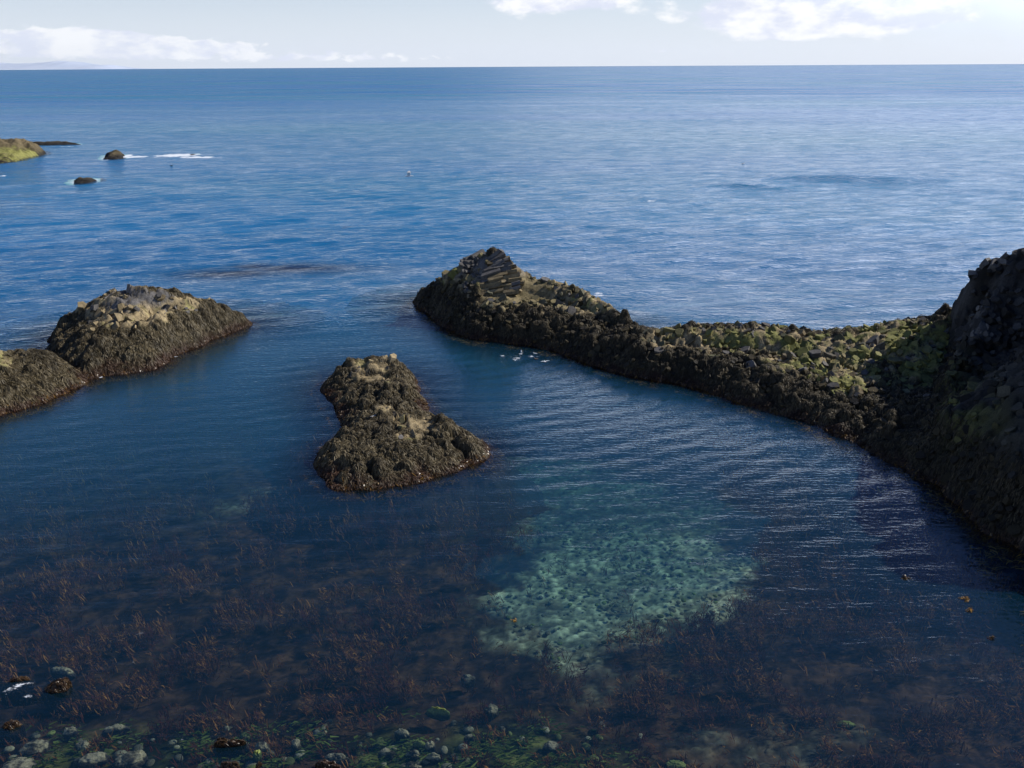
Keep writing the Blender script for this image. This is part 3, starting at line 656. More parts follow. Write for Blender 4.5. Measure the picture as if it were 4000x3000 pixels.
# underwater kelp bed: clumps of blades floating up from the floor
def kelp_bed():
    g = np.random.default_rng(303); m = 23000
    x = g.uniform(-38, 38, m*9); y = g.uniform(22, 62, m*9)
    pk = palemask(x, y)
    cl = sstep(.45, .62, fbm(x*.5, y*.5, 91, 5, .6))*1.1+.07
    right = 1.0
    cl = cl*(.15+.85*sstep(.42, .6, fbm(x*1.6, y*1.6, 92, 3))); p = cl*(1-sstep(.06, .34, pk)*.98)*(rockH(x, y) < -.5)*(1-.65*greenmask(x, y))*np.interp(y, [30, 38, 46, 60], [1., .8, .42, .3]); k = g.random(len(x)) < p*.55
    x = x[k][:m]; y = y[k][:m]; m = len(x)
    K = 9; seg = 3                                  # blades per holdfast
    X0 = np.repeat(x, K); Y0 = np.repeat(y, K); n = len(X0)
    dep = beddepth(X0, Y0)
    top = -(.25+g.random(n)*np.minimum(dep*.5, 1.4))
    a = np.repeat(np.where(g.random(m) < .5, g.normal(2.95, .35, m), g.normal(-.2, .5, m)), K)+g.normal(0, .55, n); L = g.uniform(.07, .42, n)*g.uniform(.5, 1., n); wd = g.uniform(.014, .06, n); X0 += g.normal(0, .09, n); Y0 += g.normal(0, .09, n)
    bend = g.normal(0, .8, n); P = []
    cx = X0.copy(); cy = Y0.copy()
    for q in range(seg+1):
        t = q/seg; zz = top-.22*(1-t)+.06*np.sin(t*4+X0*7)
        P.append(np.stack([cx, cy, zz], 1)); aa = a+bend*t; cx = cx+np.cos(aa)*L/seg; cy = cy+np.sin(aa)*L/seg
    P = np.stack(P, 1); T = np.gradient(P, axis=1); T /= np.linalg.norm(T, axis=2, keepdims=True)+1e-9
    S = np.cross(T, [0, 0, 1.]); S /= np.linalg.norm(S, axis=2, keepdims=True)+1e-6
    S[..., 2] += g.normal(0, .25, n)[:, None]
    tw = np.array([.4, 1., .9, .3])
    A = P+S*(wd[:, None, None]*.5*tw[None, :, None]); B_ = P-S*(wd[:, None, None]*.5*tw[None, :, None])
    V = np.stack([A, B_], 2).reshape(-1, 3); i0 = (np.arange(n)[:, None]*(seg+1)+np.arange(seg)[None])*2
    Fq = np.stack([i0, i0+1, i0+3, i0+2], -1).reshape(-1, 4)
    c = lerp3([.09, .026, .018], [.56, .26, .065], g.random(n)**2.6*sstep(.25, .6, fbm(X0*.7, Y0*.7, 95, 3)))
    o = mesh_np('kelp_bed', V, Fq, M_under, None, np.repeat(c, (seg+1)*2, 0)); tag(o, kind='stuff', label='reddish brown kelp waving under the surface of the bay', cat='kelp')
kelp_bed()

# green algae tufts and loose cobbles of the shallows
def shallows():
    g = np.random.default_rng(404); n = 7000
    x = g.uniform(-26, 18, n*4); y = g.uniform(24, 33, n*4); k = g.random(len(x)) < greenmask(x, y)*sstep(.45, .62, fbm(x*.7, y*.7, 97, 4)); x = x[k][:n]; y = y[k][:n]; n = len(x)
    z = -beddepth(x, y)+.12+g.uniform(0, .25, n); a = g.uniform(-.6, .9, n); L = g.uniform(.12, .4, n); wd = g.uniform(.02, .05, n)
    d = np.stack([np.cos(a), np.sin(a), g.normal(0, .15, n)], 1); s_ = np.stack([-np.sin(a), np.cos(a), g.normal(0, .3, n)], 1)*wd[:, None]
    P = np.stack([x, y, z], 1); V = np.stack([P-s_, P+s_, P+d*L[:, None]+s_*.3, P+d*L[:, None]-s_*.3], 1).reshape(-1, 3)
    c = lerp3([.02, .05, .01], [.22, .27, .06], g.random(n)**1.5)
    o = mesh_np('green_algae', V, np.arange(n*4).reshape(-1, 4), M_weed, None, np.repeat(c, 4, 0)); tag(o, kind='stuff', label='green algae tufts on the shallow stony bottom', cat='algae')
shallows()
_t = bpy.data.meshes.new('t'); import bmesh
def ico(sub):
    bm = bmesh.new(); bmesh.ops.create_icosphere(bm, subdivisions=sub, radius=1.); V = np.array([v.co[:] for v in bm.verts]); Fx = np.array([[v.index for v in f.verts] for f in bm.faces]); bm.free(); return V, Fx
IV, IF = ico(5); JV, JF = ico(2)
def n3(V, s, seed): return (fbm(V[:, 0]*s, V[:, 1]*s, seed, 5, .6)+fbm(V[:, 1]*s+9, V[:, 2]*s, seed+1, 5, .6)+fbm(V[:, 2]*s+5, V[:, 0]*s+3, seed+2, 5, .6)-1.5)*.62
def stuff_cobbles():
    g = np.random.default_rng(505); VV = []; FF = []; CC = []; o = 0
    for i in range(1300):
        if i < 330:
            x = g.uniform(-27, 9); y = g.uniform(25, 32)
            if g.random() > greenmask(np.array([x]), np.array([y]))[0]: continue
        else:
            x = g.uniform(-3, 15); y = g.uniform(33, 52)
            if palemask(np.array([x]), np.array([y]))[0] < .5: continue
        r = g.uniform(.06, .2)*(1.25 if g.random() < .2 else 1)*(1 if i < 330 else .62)
        V = JV*(1+.5*n3(JV+i*3.1, 1.4, i))[:, None]*np.array([r*1.3, r, r*.6]); a = g.uniform(0, 3.14)
        V = np.stack([V[:, 0]*math.cos(a)-V[:, 1]*math.sin(a), V[:, 0]*math.sin(a)+V[:, 1]*math.cos(a), V[:, 2]], 1)
        V += [x, y, -beddepth(np.array(x), np.array(y))+.2]
        VV.append(V); FF.append(JF+o); o += len(V); b = g.uniform(.25, 1.)
        CC.append(np.tile(np.array([.40, .38, .25] if g.random() < .75 else [.25, .3, .08])*b, (len(V), 1)))
    ob = mesh_np('cobbles', np.concatenate(VV), np.concatenate(FF), M_bould, None, np.concatenate(CC), smooth=True, tris=True)
    tag(ob, kind='stuff', label='pale cobbles scattered over the shallow bottom', cat='cobbles')
stuff_cobbles()

def boulder(u, v, w_, h_, kind, label, seed, emer=None):
    """a boulder of the shallows: pale = barnacled and under water, brown = weed covered and standing out of it"""
    g = np.random.default_rng(seed); p0 = gnd(u, v); dist = np.linalg.norm(p0-CAM); rx = w_/F*dist*.5; ry = h_/F*dist/max(.3, CAMH/dist)*.5
    top = emer if emer is not None else -.22
    dep = float(beddepth(p0[0], p0[1])); rz = (top+dep+.25)*.62 if kind in ('brown', 'dark') else min(.34, max(.2, .55*(top+dep)))
    ry = max(ry-.5*rz, .5*ry)
    p = gnd(u, v, top*.6); cz = top-rz
    V = IV*(1+.9*n3(IV+seed, 1.1, seed)+.4*n3(IV-seed, 3.5, seed+1))[:, None]
    V[:, 2] = np.sign(V[:, 2])*np.abs(V[:, 2])**.8
    V = V*np.array([rx, ry, rz]); a = g.uniform(-.3, .3)
    V = np.stack([V[:, 0]*math.cos(a)-V[:, 1]*math.sin(a), V[:, 0]*math.sin(a)+V[:, 1]*math.cos(a), V[:, 2]+cz], 1)
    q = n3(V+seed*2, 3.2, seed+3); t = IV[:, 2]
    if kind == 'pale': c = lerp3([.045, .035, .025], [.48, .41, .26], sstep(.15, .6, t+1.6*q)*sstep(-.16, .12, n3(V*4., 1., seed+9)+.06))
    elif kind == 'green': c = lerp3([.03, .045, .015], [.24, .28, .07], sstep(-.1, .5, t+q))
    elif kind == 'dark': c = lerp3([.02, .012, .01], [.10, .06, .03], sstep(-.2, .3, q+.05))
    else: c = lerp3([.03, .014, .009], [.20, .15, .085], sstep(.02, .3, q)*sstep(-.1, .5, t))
    base = (p[0], p[1], 0.)
    if kind in ('brown', 'dark'):
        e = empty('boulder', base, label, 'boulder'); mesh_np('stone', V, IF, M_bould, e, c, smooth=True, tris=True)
        n = 1500; th = g.uniform(0, 6.28, n); ph = np.arccos(g.uniform(.0, 1., n)); L = .16; seg = 3; Ps = []
        # blades draped over the stone, following its own surface
        tw_ = g.normal(0, .16, n)
        for k in range(seg+1):
            pk = np.clip(ph+k*.14, 0, 2.2); th_ = th+tw_*k
            D = np.stack([np.sin(pk)*np.cos(th_), np.sin(pk)*np.sin(th_), np.cos(pk)], 1)
            sc = 1+.9*n3(D+seed, 1.1, seed)+.4*n3(D-seed, 3.5, seed+1); Q = D*sc[:, None]; Q[:, 2] = np.sign(Q[:, 2])*np.abs(Q[:, 2])**.8
            Q = Q*np.array([rx, ry, rz])*1.03; Q = np.stack([Q[:, 0]*math.cos(a)-Q[:, 1]*math.sin(a), Q[:, 0]*math.sin(a)+Q[:, 1]*math.cos(a), Q[:, 2]+cz+.02], 1); Ps.append(Q)
        P_ = np.stack(Ps, 1); T = np.gradient(P_, axis=1); S = np.cross(T, g.normal(0, 1, (n, 1, 3))+[0, 0, 2]); S /= np.linalg.norm(S, axis=2, keepdims=True)+1e-6
        A = P_+S*.012; B_ = P_-S*.012; VV = np.stack([A, B_], 2).reshape(-1, 3); i0 = (np.arange(n)[:, None]*(seg+1)+np.arange(seg)[None])*2
        Fq = np.stack([i0, i0+1, i0+3, i0+2], -1).reshape(-1, 4)
        cc = lerp3([.03, .013, .008], [.12, .075, .035] if kind == 'brown' else [.10, .055, .03], g.random(n))
        mesh_np('seaweed', VV, Fq, M_kelp, e, np.repeat(cc, (seg+1)*2, 0))
        return e
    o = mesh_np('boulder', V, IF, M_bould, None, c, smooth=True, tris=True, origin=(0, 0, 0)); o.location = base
    return tag(o, label, 'boulder')
BL = [(241, 2605, 90, 30, 'pale', 'pale sunken boulder just behind the brown weedy boulder at the left', -.12),
 (229, 2672, 108, 58, 'brown', 'brown weedy boulder standing out of the water with foam on its left', .30),
 (60, 2655, 100, 46, 'brown', 'dark reddish boulder awash in foam at the left edge', .05),
 (36, 2830, 78, 50, 'brown', 'brown and tan boulder standing out of the water low on the left edge', .22),
 (132, 2898, 84, 52, 'pale', 'rounded pale sunken boulder with dark spots, second up in the lower left corner', -.15),
 (66, 2972, 110, 60, 'pale', 'biggest pale sunken boulder in the lower left corner', -.15),
 (358, 2945, 96, 50, 'pale', 'oval pale sunken boulder, left one of the leaning pair near the lower left', -.15),
 (502, 2945, 110, 58, 'pale', 'long pale barnacled boulder, right one of the leaning pair near the lower left', -.08),
 (320, 2892, 50, 34, 'pale', 'small pale sunken boulder above the leaning pair', -.2),
 (267, 2836, 46, 24, 'pale', 'small pale sunken boulder right of the weedy tan boulder', -.2),
 (447, 2826, 76, 24, 'pale', 'thin pale sunken boulder between kelp above the leaning pair', -.2),
 (896, 2900, 112, 36, 'brown', 'flat reddish brown boulder standing out of the water near the bottom edge', .16),
 (1022, 2894, 52, 40, 'pale', 'pale sunken boulder right of the flat reddish brown boulder', -.15),
 (1002, 2932, 28, 34, 'green', 'little greenish stone tip below the pale boulder near the bottom edge', .08),
 (905, 2992, 100, 44, 'brown', 'rounded brown weedy boulder cut by the bottom edge', .30),
 (1010, 2984, 26, 40, 'brown', 'narrow pinkish brown stone at the bottom edge, right of the rounded weedy boulder', .12),
 (1155, 2888, 36, 36, 'pale', 'small pale sunken boulder alone between two weedy ones', -.2),
 (1285, 2982, 92, 56, 'dark', 'almost black weedy boulder at the bottom edge', .34),
 (1314, 2942, 82, 38, 'pale', 'pale sunken boulder directly behind the almost black one', -.15),
 (1829, 2625, 52, 40, 'pale', 'pale sunken boulder on its own in the middle of the dark kelp', -.4),
 (1832, 2856, 42, 24, 'pale', 'small oval pale boulder right of the green shallows', -.25),
 (1635, 2886, 42, 36, 'green', 'yellow green sunken boulder in the green shallows', -.22),
 (1681, 2886, 38, 36, 'pale', 'small tan boulder touching the yellow green boulder', -.22),
 (1505, 2918, 56, 28, 'pale', 'pale boulder left of the yellow green boulder', -.22),
 (1611, 2926, 60, 34, 'pale', 'pale boulder just below the yellow green boulder', -.22),
 (1690, 2940, 56, 30, 'pale', 'pale boulder low in the green shallows right of its neighbours', -.22),
 (1605, 2974, 70, 34, 'pale', 'pale boulder at the bottom edge below the green shallows', -.22),
 (1570, 2840, 56, 34, 'pale', 'dim pale boulder at the top of the green shallows', -.28),
 (1917, 2748, 56, 42, 'pale', 'sunken boulder with a purple and tan top right of the mossy stone', -.35),
 (1714, 2765, 84, 20, 'green', 'low mossy green stone just breaking the surface', .05),
 (2158, 2890, 66, 44, 'pale', 'whitish sunken boulder among brown kelp at the lower centre', -.35),
 (2638, 2963, 70, 42, 'green', 'pale green sunken boulder near the bottom edge right of centre', -.4),
 (2729, 2996, 56, 38, 'pale', 'pale sunken boulder cut by the bottom edge right of centre', -.4),
 (3305, 2796, 76, 30, 'green', 'dim green sunken boulder at the lower right', -.7)]
for i, (u, v, w_, h_, k_, lb, em) in enumerate(BL): boulder(u, v, w_, h_, k_, lb, 700+i*7, em)

# floating kelp fronds
def frond(u, v, size, label, seed, col):
    g = np.random.default_rng(seed); p = gnd(u, v); V = []; Fq = []; Cc = []; seg = 6
    for b in range(9):
        a = g.uniform(0, 6.28); L = size*g.uniform(.4, .75); cx = cy = 0.; bend = g.normal(0, 1.2); wd = size*g.uniform(.05, .1); base = len(V)
        for q in range(seg+1):
            t = q/seg; aa = a+bend*t; z = .015+size*.32*math.sin(min(1, t*1.4)*math.pi)*g.uniform(.5, .9)*(b % 3)*.5+.004*b
            s_ = wd*(.4+math.sin(t*math.pi)*.8)
            V += [(cx-math.sin(aa)*s_, cy+math.cos(aa)*s_, z), (cx+math.sin(aa)*s_, cy-math.cos(aa)*s_, z+.02*g.normal())]
            Cc += [col*g.uniform(.6, 1.2)]*2; cx += math.cos(aa)*L/seg; cy += math.sin(aa)*L/seg
        for q in range(seg): i = base+q*2; Fq.append((i, i+1, i+3, i+2))
    o = mesh_np('kelp_frond', np.array(V), Fq, M_kelp, None, np.array(Cc), origin=(0, 0, 0)); o.location = p; tag(o, label, 'kelp', 'kelp fronds floating on the surface')
frond(3540, 2258, .42, 'dark curled kelp frond floating highest of the three off the shaded cliff', 1, GOLD*.5)
frond(3770, 2340, .45, 'orange brown kelp frond with a trailing stalk floating off the shaded cliff', 2, GOLD*1.2)
frond(3788, 2385, .38, 'bright golden upright kelp frond, lowest of the three off the shaded cliff', 3, GOLD*1.7)
frond(3870, 2492, .3, 'small glinting brown kelp scrap near the right edge', 4, GOLD*.7)
frond(2007, 2424, .28, 'small golden kelp scrap beside the pale stony patch', 5, GOLD*1.5)

# ------------------------------------------------------------------ birds
def sweep(path, nseg=14):
    """path: (centre, half width, half height) -> one continuous body; capped ends"""
    V = []; Fq = []; n = len(path)
    for (c_, rx, rz) in path:
        for k in range(nseg):
            t = 2*math.pi*k/nseg; V.append((c_[0], rx*math.cos(t), c_[1]+rz*math.sin(t)))
    for i in range(n-1):
        for k in range(nseg): j = (k+1) % nseg; Fq.append((i*nseg+k, i*nseg+j, (i+1)*nseg+j, (i+1)*nseg+k))
    V = V+[(path[0][0][0]-.005, 0, path[0][0][1]), (path[-1][0][0]+.004, 0, path[-1][0][1])]
    for k in range(nseg): j = (k+1) % nseg; Fq.append((len(V)-2, j, k, k)); Fq.append((len(V)-1, (n-1)*nseg+k, (n-1)*nseg+j, (n-1)*nseg+j))
    return V, Fq
def bird(u, v, size, head, label, style, name='duck', cat='duck', group=None, z=0., wings=None, pos=None, raised=0.):
    p = gnd(u, v, z) if pos is None else pos
    path = [((-.50, .13), .012, .008), ((-.42, .11), .05, .025), ((-.30, .075), .11, .07), ((-.12, .06), .155, .105), ((.06, .055), .16, .115), ((.2, .07), .125, .10), ((.27, .12), .07, .075),
            ((.285, .19), .045, .05), ((.30, .25), .042, .05), ((.33, .285), .052, .055), ((.385, .29), .045, .045), ((.43, .275), .022, .02), ((.50, .262), .014, .01)]
    if style == 'fly': path = [((-.5, .05), .05, .008), ((-.38, .05), .05, .03), ((-.2, .05), .08, .07), ((0, .05), .095, .085), ((.2, .06), .08, .07), ((.33, .07), .05, .05), ((.40, .075), .05, .05), ((.46, .07), .03, .03), ((.5, .065), .014, .012), ((.55, .06), .006, .006)]
    V, Fq = sweep(path); V = np.array(V); c = np.ones((len(V), 3))*.78
    x, z_ = V[:, 0], V[:, 2]
    if style == 'drake':
        blk = ((z_ < .05) & (x < .2)) | (x < -.3) | ((x > .28) & (z_ > .29) & (x < .42)); c[blk] = .02; c[x > .44] = (.35, .33, .15)
    elif style == 'hen': c[:] = (.22, .13, .07); c[x > .44] = (.06, .06, .05)
    elif style == 'darkbird': c[:] = .02
    else: c[(x < -.1) & (np.abs(V[:, 1]) > .04)] = (.5, .52, .55); c[x > .5] = (.5, .35, .05)
    o = mesh_np(name, V*size, [f for f in Fq], M_bird, None, c, smooth=True, origin=(0, 0, 0)) if False else None
    me = bpy.data.meshes.new(name); me.from_pydata([tuple(q) for q in V*size], [], [tuple(dict.fromkeys(f)) for f in Fq])
    a = me.color_attributes.new('col', 'FLOAT_COLOR', 'POINT'); cc = np.ones((len(V), 4), np.float32); cc[:, :3] = c; a.data.foreach_set('color', cc.ravel())
    for pl in me.polygons: pl.use_smooth = True
    me.materials.append(M_bird); o = bpy.data.objects.new(name, me); C.objects.link(o); o.location = p; o.rotation_euler = (0, -raised, head)
    tag(o, label, cat, group)
    if wings:
        for s_ in (-1, 1):
            W = []; pts = [(.16, .06, 0), (.20, .36, wings*.75), (.08, .66, wings), (-.06, .95, wings*.8), (-.14, .93, wings*.78), (-.12, .62, wings*.93), (-.14, .34, wings*.66), (-.12, .06, -.01)]
            for t in (0, .018):
                for (a_, b_, h_) in pts: W.append((a_*size, s_*b_*size, (.1+h_+t)*size))
            f = [(0, 1, 6, 7), (1, 2, 5, 6), (2, 3, 4, 5)]; f = f+[tuple(q+8 for q in reversed(r_)) for r_ in f]
            for i in range(8): j = (i+1) % 8; f.append((i, j, j+8, i+8))
            mw = bpy.data.meshes.new('wing'); mw.from_pydata(W, [], f); a = mw.color_attributes.new('col', 'FLOAT_COLOR', 'POINT')
            cc = np.ones((16, 4), np.float32)*(.6 if style != 'hen' else .15); tipc = .05 if style != 'drake' else .5
            for i in (3, 4, 11, 12): cc[i, :3] = tipc
            a.data.foreach_set('color', cc.ravel()); mw.materials.append(M_bird); ow = bpy.data.objects.new('wing', mw); C.objects.link(ow); ow.parent = o
    return o
G = 'ducks paddling off the reef'
bird(1962, 1392, .48, math.pi+.2, 'white duck facing left, leftmost of the flock off the reef', 'drake', group=G)
bird(2036, 1374, .46, 1.3, 'white duck rearing upright with chest out, farthest back of the white ones', 'drake', group=G, raised=1.0)
bird(2034, 1384, .48, .2, 'white duck directly in front of the rearing one', 'drake', group=G)
bird(2090, 1382, .46, math.pi-.3, 'cream duck facing left, between the white group and the brown duck', 'gull', group=G)
bird(2024, 1401, .58, .15, 'largest white duck, facing right in the middle of the foam rings', 'drake', group=G)
bird(2136, 1365, .5, .1, 'brown duck nearest the dark reef', 'hen', group=G)
bird(2094, 1403, .46, 2.9, 'tawny brown duck lying low on the water', 'hen', group=G)
bird(2129, 1414, .46, 1.9, 'white duck with half spread wings, rightmost of the flock', 'drake', group=G, wings=.12)
bird(670, 648, 1.0, .1, 'tiny black bird swimming below the white surf far out', 'darkbird', name='cormorant', cat='bird')
pg = at_y(1597, 690, 150.); bird(0, 0, 1.5, 0.05, 'gull flying low over the open sea, wings raised', 'fly', name='gull', cat='gull', pos=tuple(pg), wings=.45)
bird(2903, 640, 1.2, .3, 'white gull resting on the sheen of the far sea at the right', 'gull', name='gull', cat='gull')
_p = gnd(1457, 1690); _x = at_y(1457, 1640, _p[1]); _z = float(rc.samp(rc.H, np.array(_x[0]), np.array(_x[1])))
bird(0, 0, .5, .4, 'white duck with black patches resting on the neck of the hourglass rock', 'drake', pos=(_x[0], _x[1], _z+.02))

# ------------------------------------------------------------------ the sea
def sea():
    dep = np.concatenate([np.linspace(54, 12, 380), np.linspace(12, 1.2, 330)[1:], np.geomspace(1.2, .075, 50)[1:]])
    rr = CAMH/np.tan(np.radians(dep)); th = np.radians(np.linspace(-52, 52, 900))
    Rr, TH = np.meshgrid(rr, th, indexing='ij'); X = Rr*np.sin(TH); Y = Rr*np.cos(TH)
    dr = np.gradient(rr)[:, None]*np.ones_like(X)
    Z = np.zeros_like(X); g = np.random.default_rng(9)
    inner = np.zeros(X.shape)                       # 1 = sheltered bay
    BAY = smooth_poly([gnd(u, v)[:2] for u, v in [(-1500, 1500), (0, 1430), (300, 1330), (900, 1240), (1250, 1290), (1620, 1200), (2050, 1300), (2450, 1420), (3000, 1600), (3650, 1880), (4600, 2500), (5500, 3600), (-2500, 3600)]], 1)
    near = Rr < 160
    sdv = np.full(X.shape, -50.); sdv[near] = poly_sd(X[near], Y[near], BAY); inner = sstep(-9, 7, sdv)
    for i in range(46):
        lam = 1.1*1.17**(i % 23); a = g.normal(-.22, .42)+(math.pi if i % 2 else 0)*0; k = 2*math.pi/lam; amp = .0060*lam**.92*g.uniform(.5, 1.2)*(.3 if lam > 5 else .9)
        vis = sstep(2.2, 4.5, lam/np.maximum(dr, .001)); 
        loc = 1-inner*(.93 if lam > 2.5 else .7)
        Z += amp*np.sin(k*(X*math.sin(a)+Y*math.cos(a))+g.uniform(0, 6.28)+1.2*vn(X/lam/3, Y/lam/3, i))*vis*loc
    # ripples bent round the end of the headland, running into the bay
    p = gnd(1650, 1230); q = np.hypot(X-p[0], Y-p[1]); fan = inner*sstep(70, 20, q)*sstep(3, 8, q)
    ang = np.arctan2(Y-p[1], X-p[0]); fan *= sstep(-1.75, -1.35, ang)*sstep(-.3, -.7, ang)
    Z += .014*np.sin(q*2*math.pi/1.9+9*fbm(X*.10, Y*.10, 3, 4))*fan*(.4+.9*fbm(X*.15, Y*.15, 8, 3))
    # two low swells seen from behind on the right
    def swell(u0, v0, u1, v1, A, wd):
        a = gnd(u0, v0)[:2]; b = gnd(u1, v1)[:2]; d = b-a; L = np.linalg.norm(d); d /= L; nrm = np.array([-d[1], d[0]])
        s_ = ((X-a[0])*d[0]+(Y-a[1])*d[1])/L; t = (X-a[0])*nrm[0]+(Y-a[1])*nrm[1]+5*(fbm(X*.06, Y*.06, 6, 3)-.5)
        return A*np.exp(-(t/wd)**2)*np.clip(1-((s_-.5)/.55)**2, 0, 1)**1.5
    Z += swell(2920, 690, 3850, 714, 1.15, 3.6)+swell(2700, 716, 3180, 748, .6, 2.6)+swell(3350, 735, 4300, 748, .45, 3.)+swell(2300, 760, 2900, 800, .25, 2.)+swell(1700, 850, 2600, 905, .22, 2.)
    p = gnd(2060, 1398); q = np.hypot(X-p[0], (Y-p[1])*.8); Z += .02*np.sin(q*2*math.pi/.8)*np.exp(-((q-3.6)/2.6)**2)
    # depth and foam
    bd = -beddepth(X, Y); bd[Rr > 150] = -40
    rh_ = rockH(X.ravel(), Y.ravel()).reshape(X.shape)
    pk = palemask(X, Y); kel = inner*(1-sstep(.05, .5, pk))*sstep(64, 44, Rr)
    D = -np.maximum(bd, rh_); D = np.clip(np.where(D > .7, .75+(D-.75)*(1-.70*kel), D), .05, 60)
    foam = np.zeros(X.shape)
    def fo(u, v, ru, rv, s_, rot=0.):
        nonlocal foam
        c0 = gnd(u, v); sx = ru/F*np.linalg.norm(c0-CAM); sy = abs(gnd(u, v+rv)[1]-gnd(u, v-rv)[1])*.5
        dx = X-c0[0]; dy = Y-c0[1]; a, b = dx*math.cos(rot)+dy*math.sin(rot), -dx*math.sin(rot)+dy*math.cos(rot)
        foam = np.maximum(foam, s_*np.exp(-(a/sx)**2-(b/sy)**2))
    for f_ in [(530, 612, 60, 6, 1.3), (490, 609, 25, 5, 1.4), (690, 606, 90, 8, 1.5), (770, 613, 120, 6, 1.1), (640, 614, 150, 4, .8), (600, 626, 130, 3, .45), (840, 616, 50, 3, .9), (240, 573, 90, 3, .75), (350, 562, 40, 3, .6), (160, 604, 30, 3, .9), (300, 599, 100, 4, .55),
               (320, 716, 40, 4, .8), (200, 725, 130, 5, .5), (10, 686, 20, 4, .9), (2340, 1148, 26, 9, 1.), (2410, 1188, 40, 10, .65), (2470, 1222, 60, 14, .55), (2500, 1190, 60, 14, .45), (2280, 1140, 30, 7, .5), (2540, 786, 50, 5, .75), (2700, 790, 40, 5, .7),
               (1630, 1152, 14, 6, .8), (740, 1358, 24, 7, .85), (860, 1332, 26, 6, .6), (395, 1473, 22, 8, .9), (880, 1190, 18, 5, .7), (75, 2680, 50, 18, .85, .5), (120, 2715, 40, 12, .9, .4), (30, 2710, 40, 12, .7, .3), (1310, 1898, 24, 10, 1.), (1500, 1904, 20, 4, .6), (1240, 1850, 10, 5, .6), (560, 1450, 20, 4, .6), (60, 1612, 22, 5, .55), (690, 1392, 14, 4, .55), (985, 1262, 12, 4, .5), (410, 625, 30, 3, .8), (1860, 1325, 14, 3, .5), (2470, 1250, 40, 10, .6), (2020, 1402, 30, 7, .85), (2000, 1395, 45, 9, .6), (2080, 1392, 50, 3, .75), (1970, 1412, 30, 5, .55), (2115, 1370, 22, 5, .6), (3945, 2112, 22, 10, .5), (1960, 1340, 20, 4, .4), (830, 2850, 10, 8, .5), (710, 2890, 10, 10, .5), (540, 2480, 30, 16, .5), (520, 2590, 12, 60, .44)]:
        fo(*f_)
    wash = np.zeros(X.shape)   # wet kelp lying just under the surface outside the bay
    for (u, v, ru, rv) in [(1150, 1050, 260, 22), (900, 1070, 230, 22), (1000, 1040, 120, 12)]:
        c0 = gnd(u, v); sx = ru/F*np.linalg.norm(c0-CAM); sy = abs(gnd(u, v+rv)[1]-gnd(u, v-rv)[1])*.5
        wash = np.maximum(wash, np.exp(-((X-c0[0])/sx)**2-((Y-c0[1])/sy)**2))
    # beach the water against rock so that no sheet pokes through
    V = np.stack([X, Y, Z], -1).reshape(-1, 3)
    m, t, out = newmat('sea water')
    pos = t.new('ShaderNodeNewGeometry').outputs['Position']
    at_d = t.attr('depth').outputs['Fac']; at_i = t.attr('inner').outputs['Fac']; at_f = t.attr('foam').outputs['Fac']; at_w = t.attr('wash').outputs['Fac']; at_r = t.attr('rng').outputs['Fac']
    pr = t.mapping(pos, rot=(0, 0, .2), scale=(.5, 1., 1.)); pb = t.mapping(pos, rot=(0, 0, .16), scale=(.16, 1., 1.)); pb2 = t.mapping(pos, rot=(0, 0, -.5), scale=(.3, 1., 1.))
    h1 = t.noise(pr, 4.6, 2., .55); h2 = t.noise(pr, 1.5, 3., .6, .4); h3 = t.noise(pr, .36, 3., .55, .3); h4 = t.noise(pr, .07, 3., .5)
    b1 = t.noise(pb, 3.4, 2., .5, .3); b2 = t.noise(pb2, 2.2, 2., .5, .3); b3 = t.noise(pb, .9, 2., .5, .3)
    patch = t.noise(t.mapping(pos, rot=(0, 0, .25), scale=(.3, 1., 1.)), .012, 4., .55)      # wind patches
    M_ = lambda a, b: t.math('MULTIPLY', a, b)
    A_ = lambda a, b: t.math('ADD', a, b)
    hs = A_(A_(M_(h1, .070), M_(h2, .25)), A_(M_(h3, .22), M_(h4, .4)))
    hb = A_(A_(M_(b1, .022), M_(b2, M_(.015, t.rng(t.noise(pos, .09, 2.), .42, .6, .1, 1.)))), A_(M_(b3, .014), M_(h1, .022)))
    mh = t.new('ShaderNodeMix', data_type='FLOAT'); t.l.new(at_i, mh.inputs[0]); t.l.new(hs, mh.inputs[2]); t.l.new(hb, mh.inputs[3])
    ht = t.math('MULTIPLY', mh.outputs[0], t.rng(patch, .35, .65, .75, 1.2))
    bp = t.new('ShaderNodeBump'); bp.inputs['Strength'].default_value = 1.; bp.inputs['Distance'].default_value = 1.; t.l.new(ht, bp.inputs['Height'])
    fr = t.new('ShaderNodeFresnel'); fr.inputs[0].default_value = 1.333; t.l.new(bp.outputs[0], fr.inputs['Normal'])
    far = t.rng(at_r, 60., 900., 0., 1.)
    Fe = t.math('DIVIDE', fr.outputs[0], t.math('ADD', 1., t.math('MULTIPLY', fr.outputs[0], t.rng(far, 0, 1, .1, .6))))
    Fe = t.math('MULTIPLY', Fe, t.math('MULTIPLY', t.math('MULTIPLY', t.rng(patch, .35, .65, .9, 1.3), t.rng(at_i, 0, 1, 1., 1.35)), t.rng(at_w, 0, 1, 1., .6)))
    Fe = t.math('MINIMUM', Fe, t.rng(far, 0, 1, .6, .32))
    grain = t.noise(t.mapping(pos, rot=(0, 0, .12), scale=(.5, 1., 1.)), .22, 8., .8); grain2 = t.noise(t.mapping(pos, rot=(0, 0, .1), scale=(.3, 1., 1.)), .02, 9., .82)
    gr_ = t.math('ADD', t.math('MULTIPLY', grain, t.rng(far, 0, 1, 1., .35)), t.math('MULTIPLY', grain2, t.rng(far, 0, 1, 0., .65)))
    gr_ = t.math('MULTIPLY', t.rng(gr_, .40, .60, .5, 1.55), 1.)
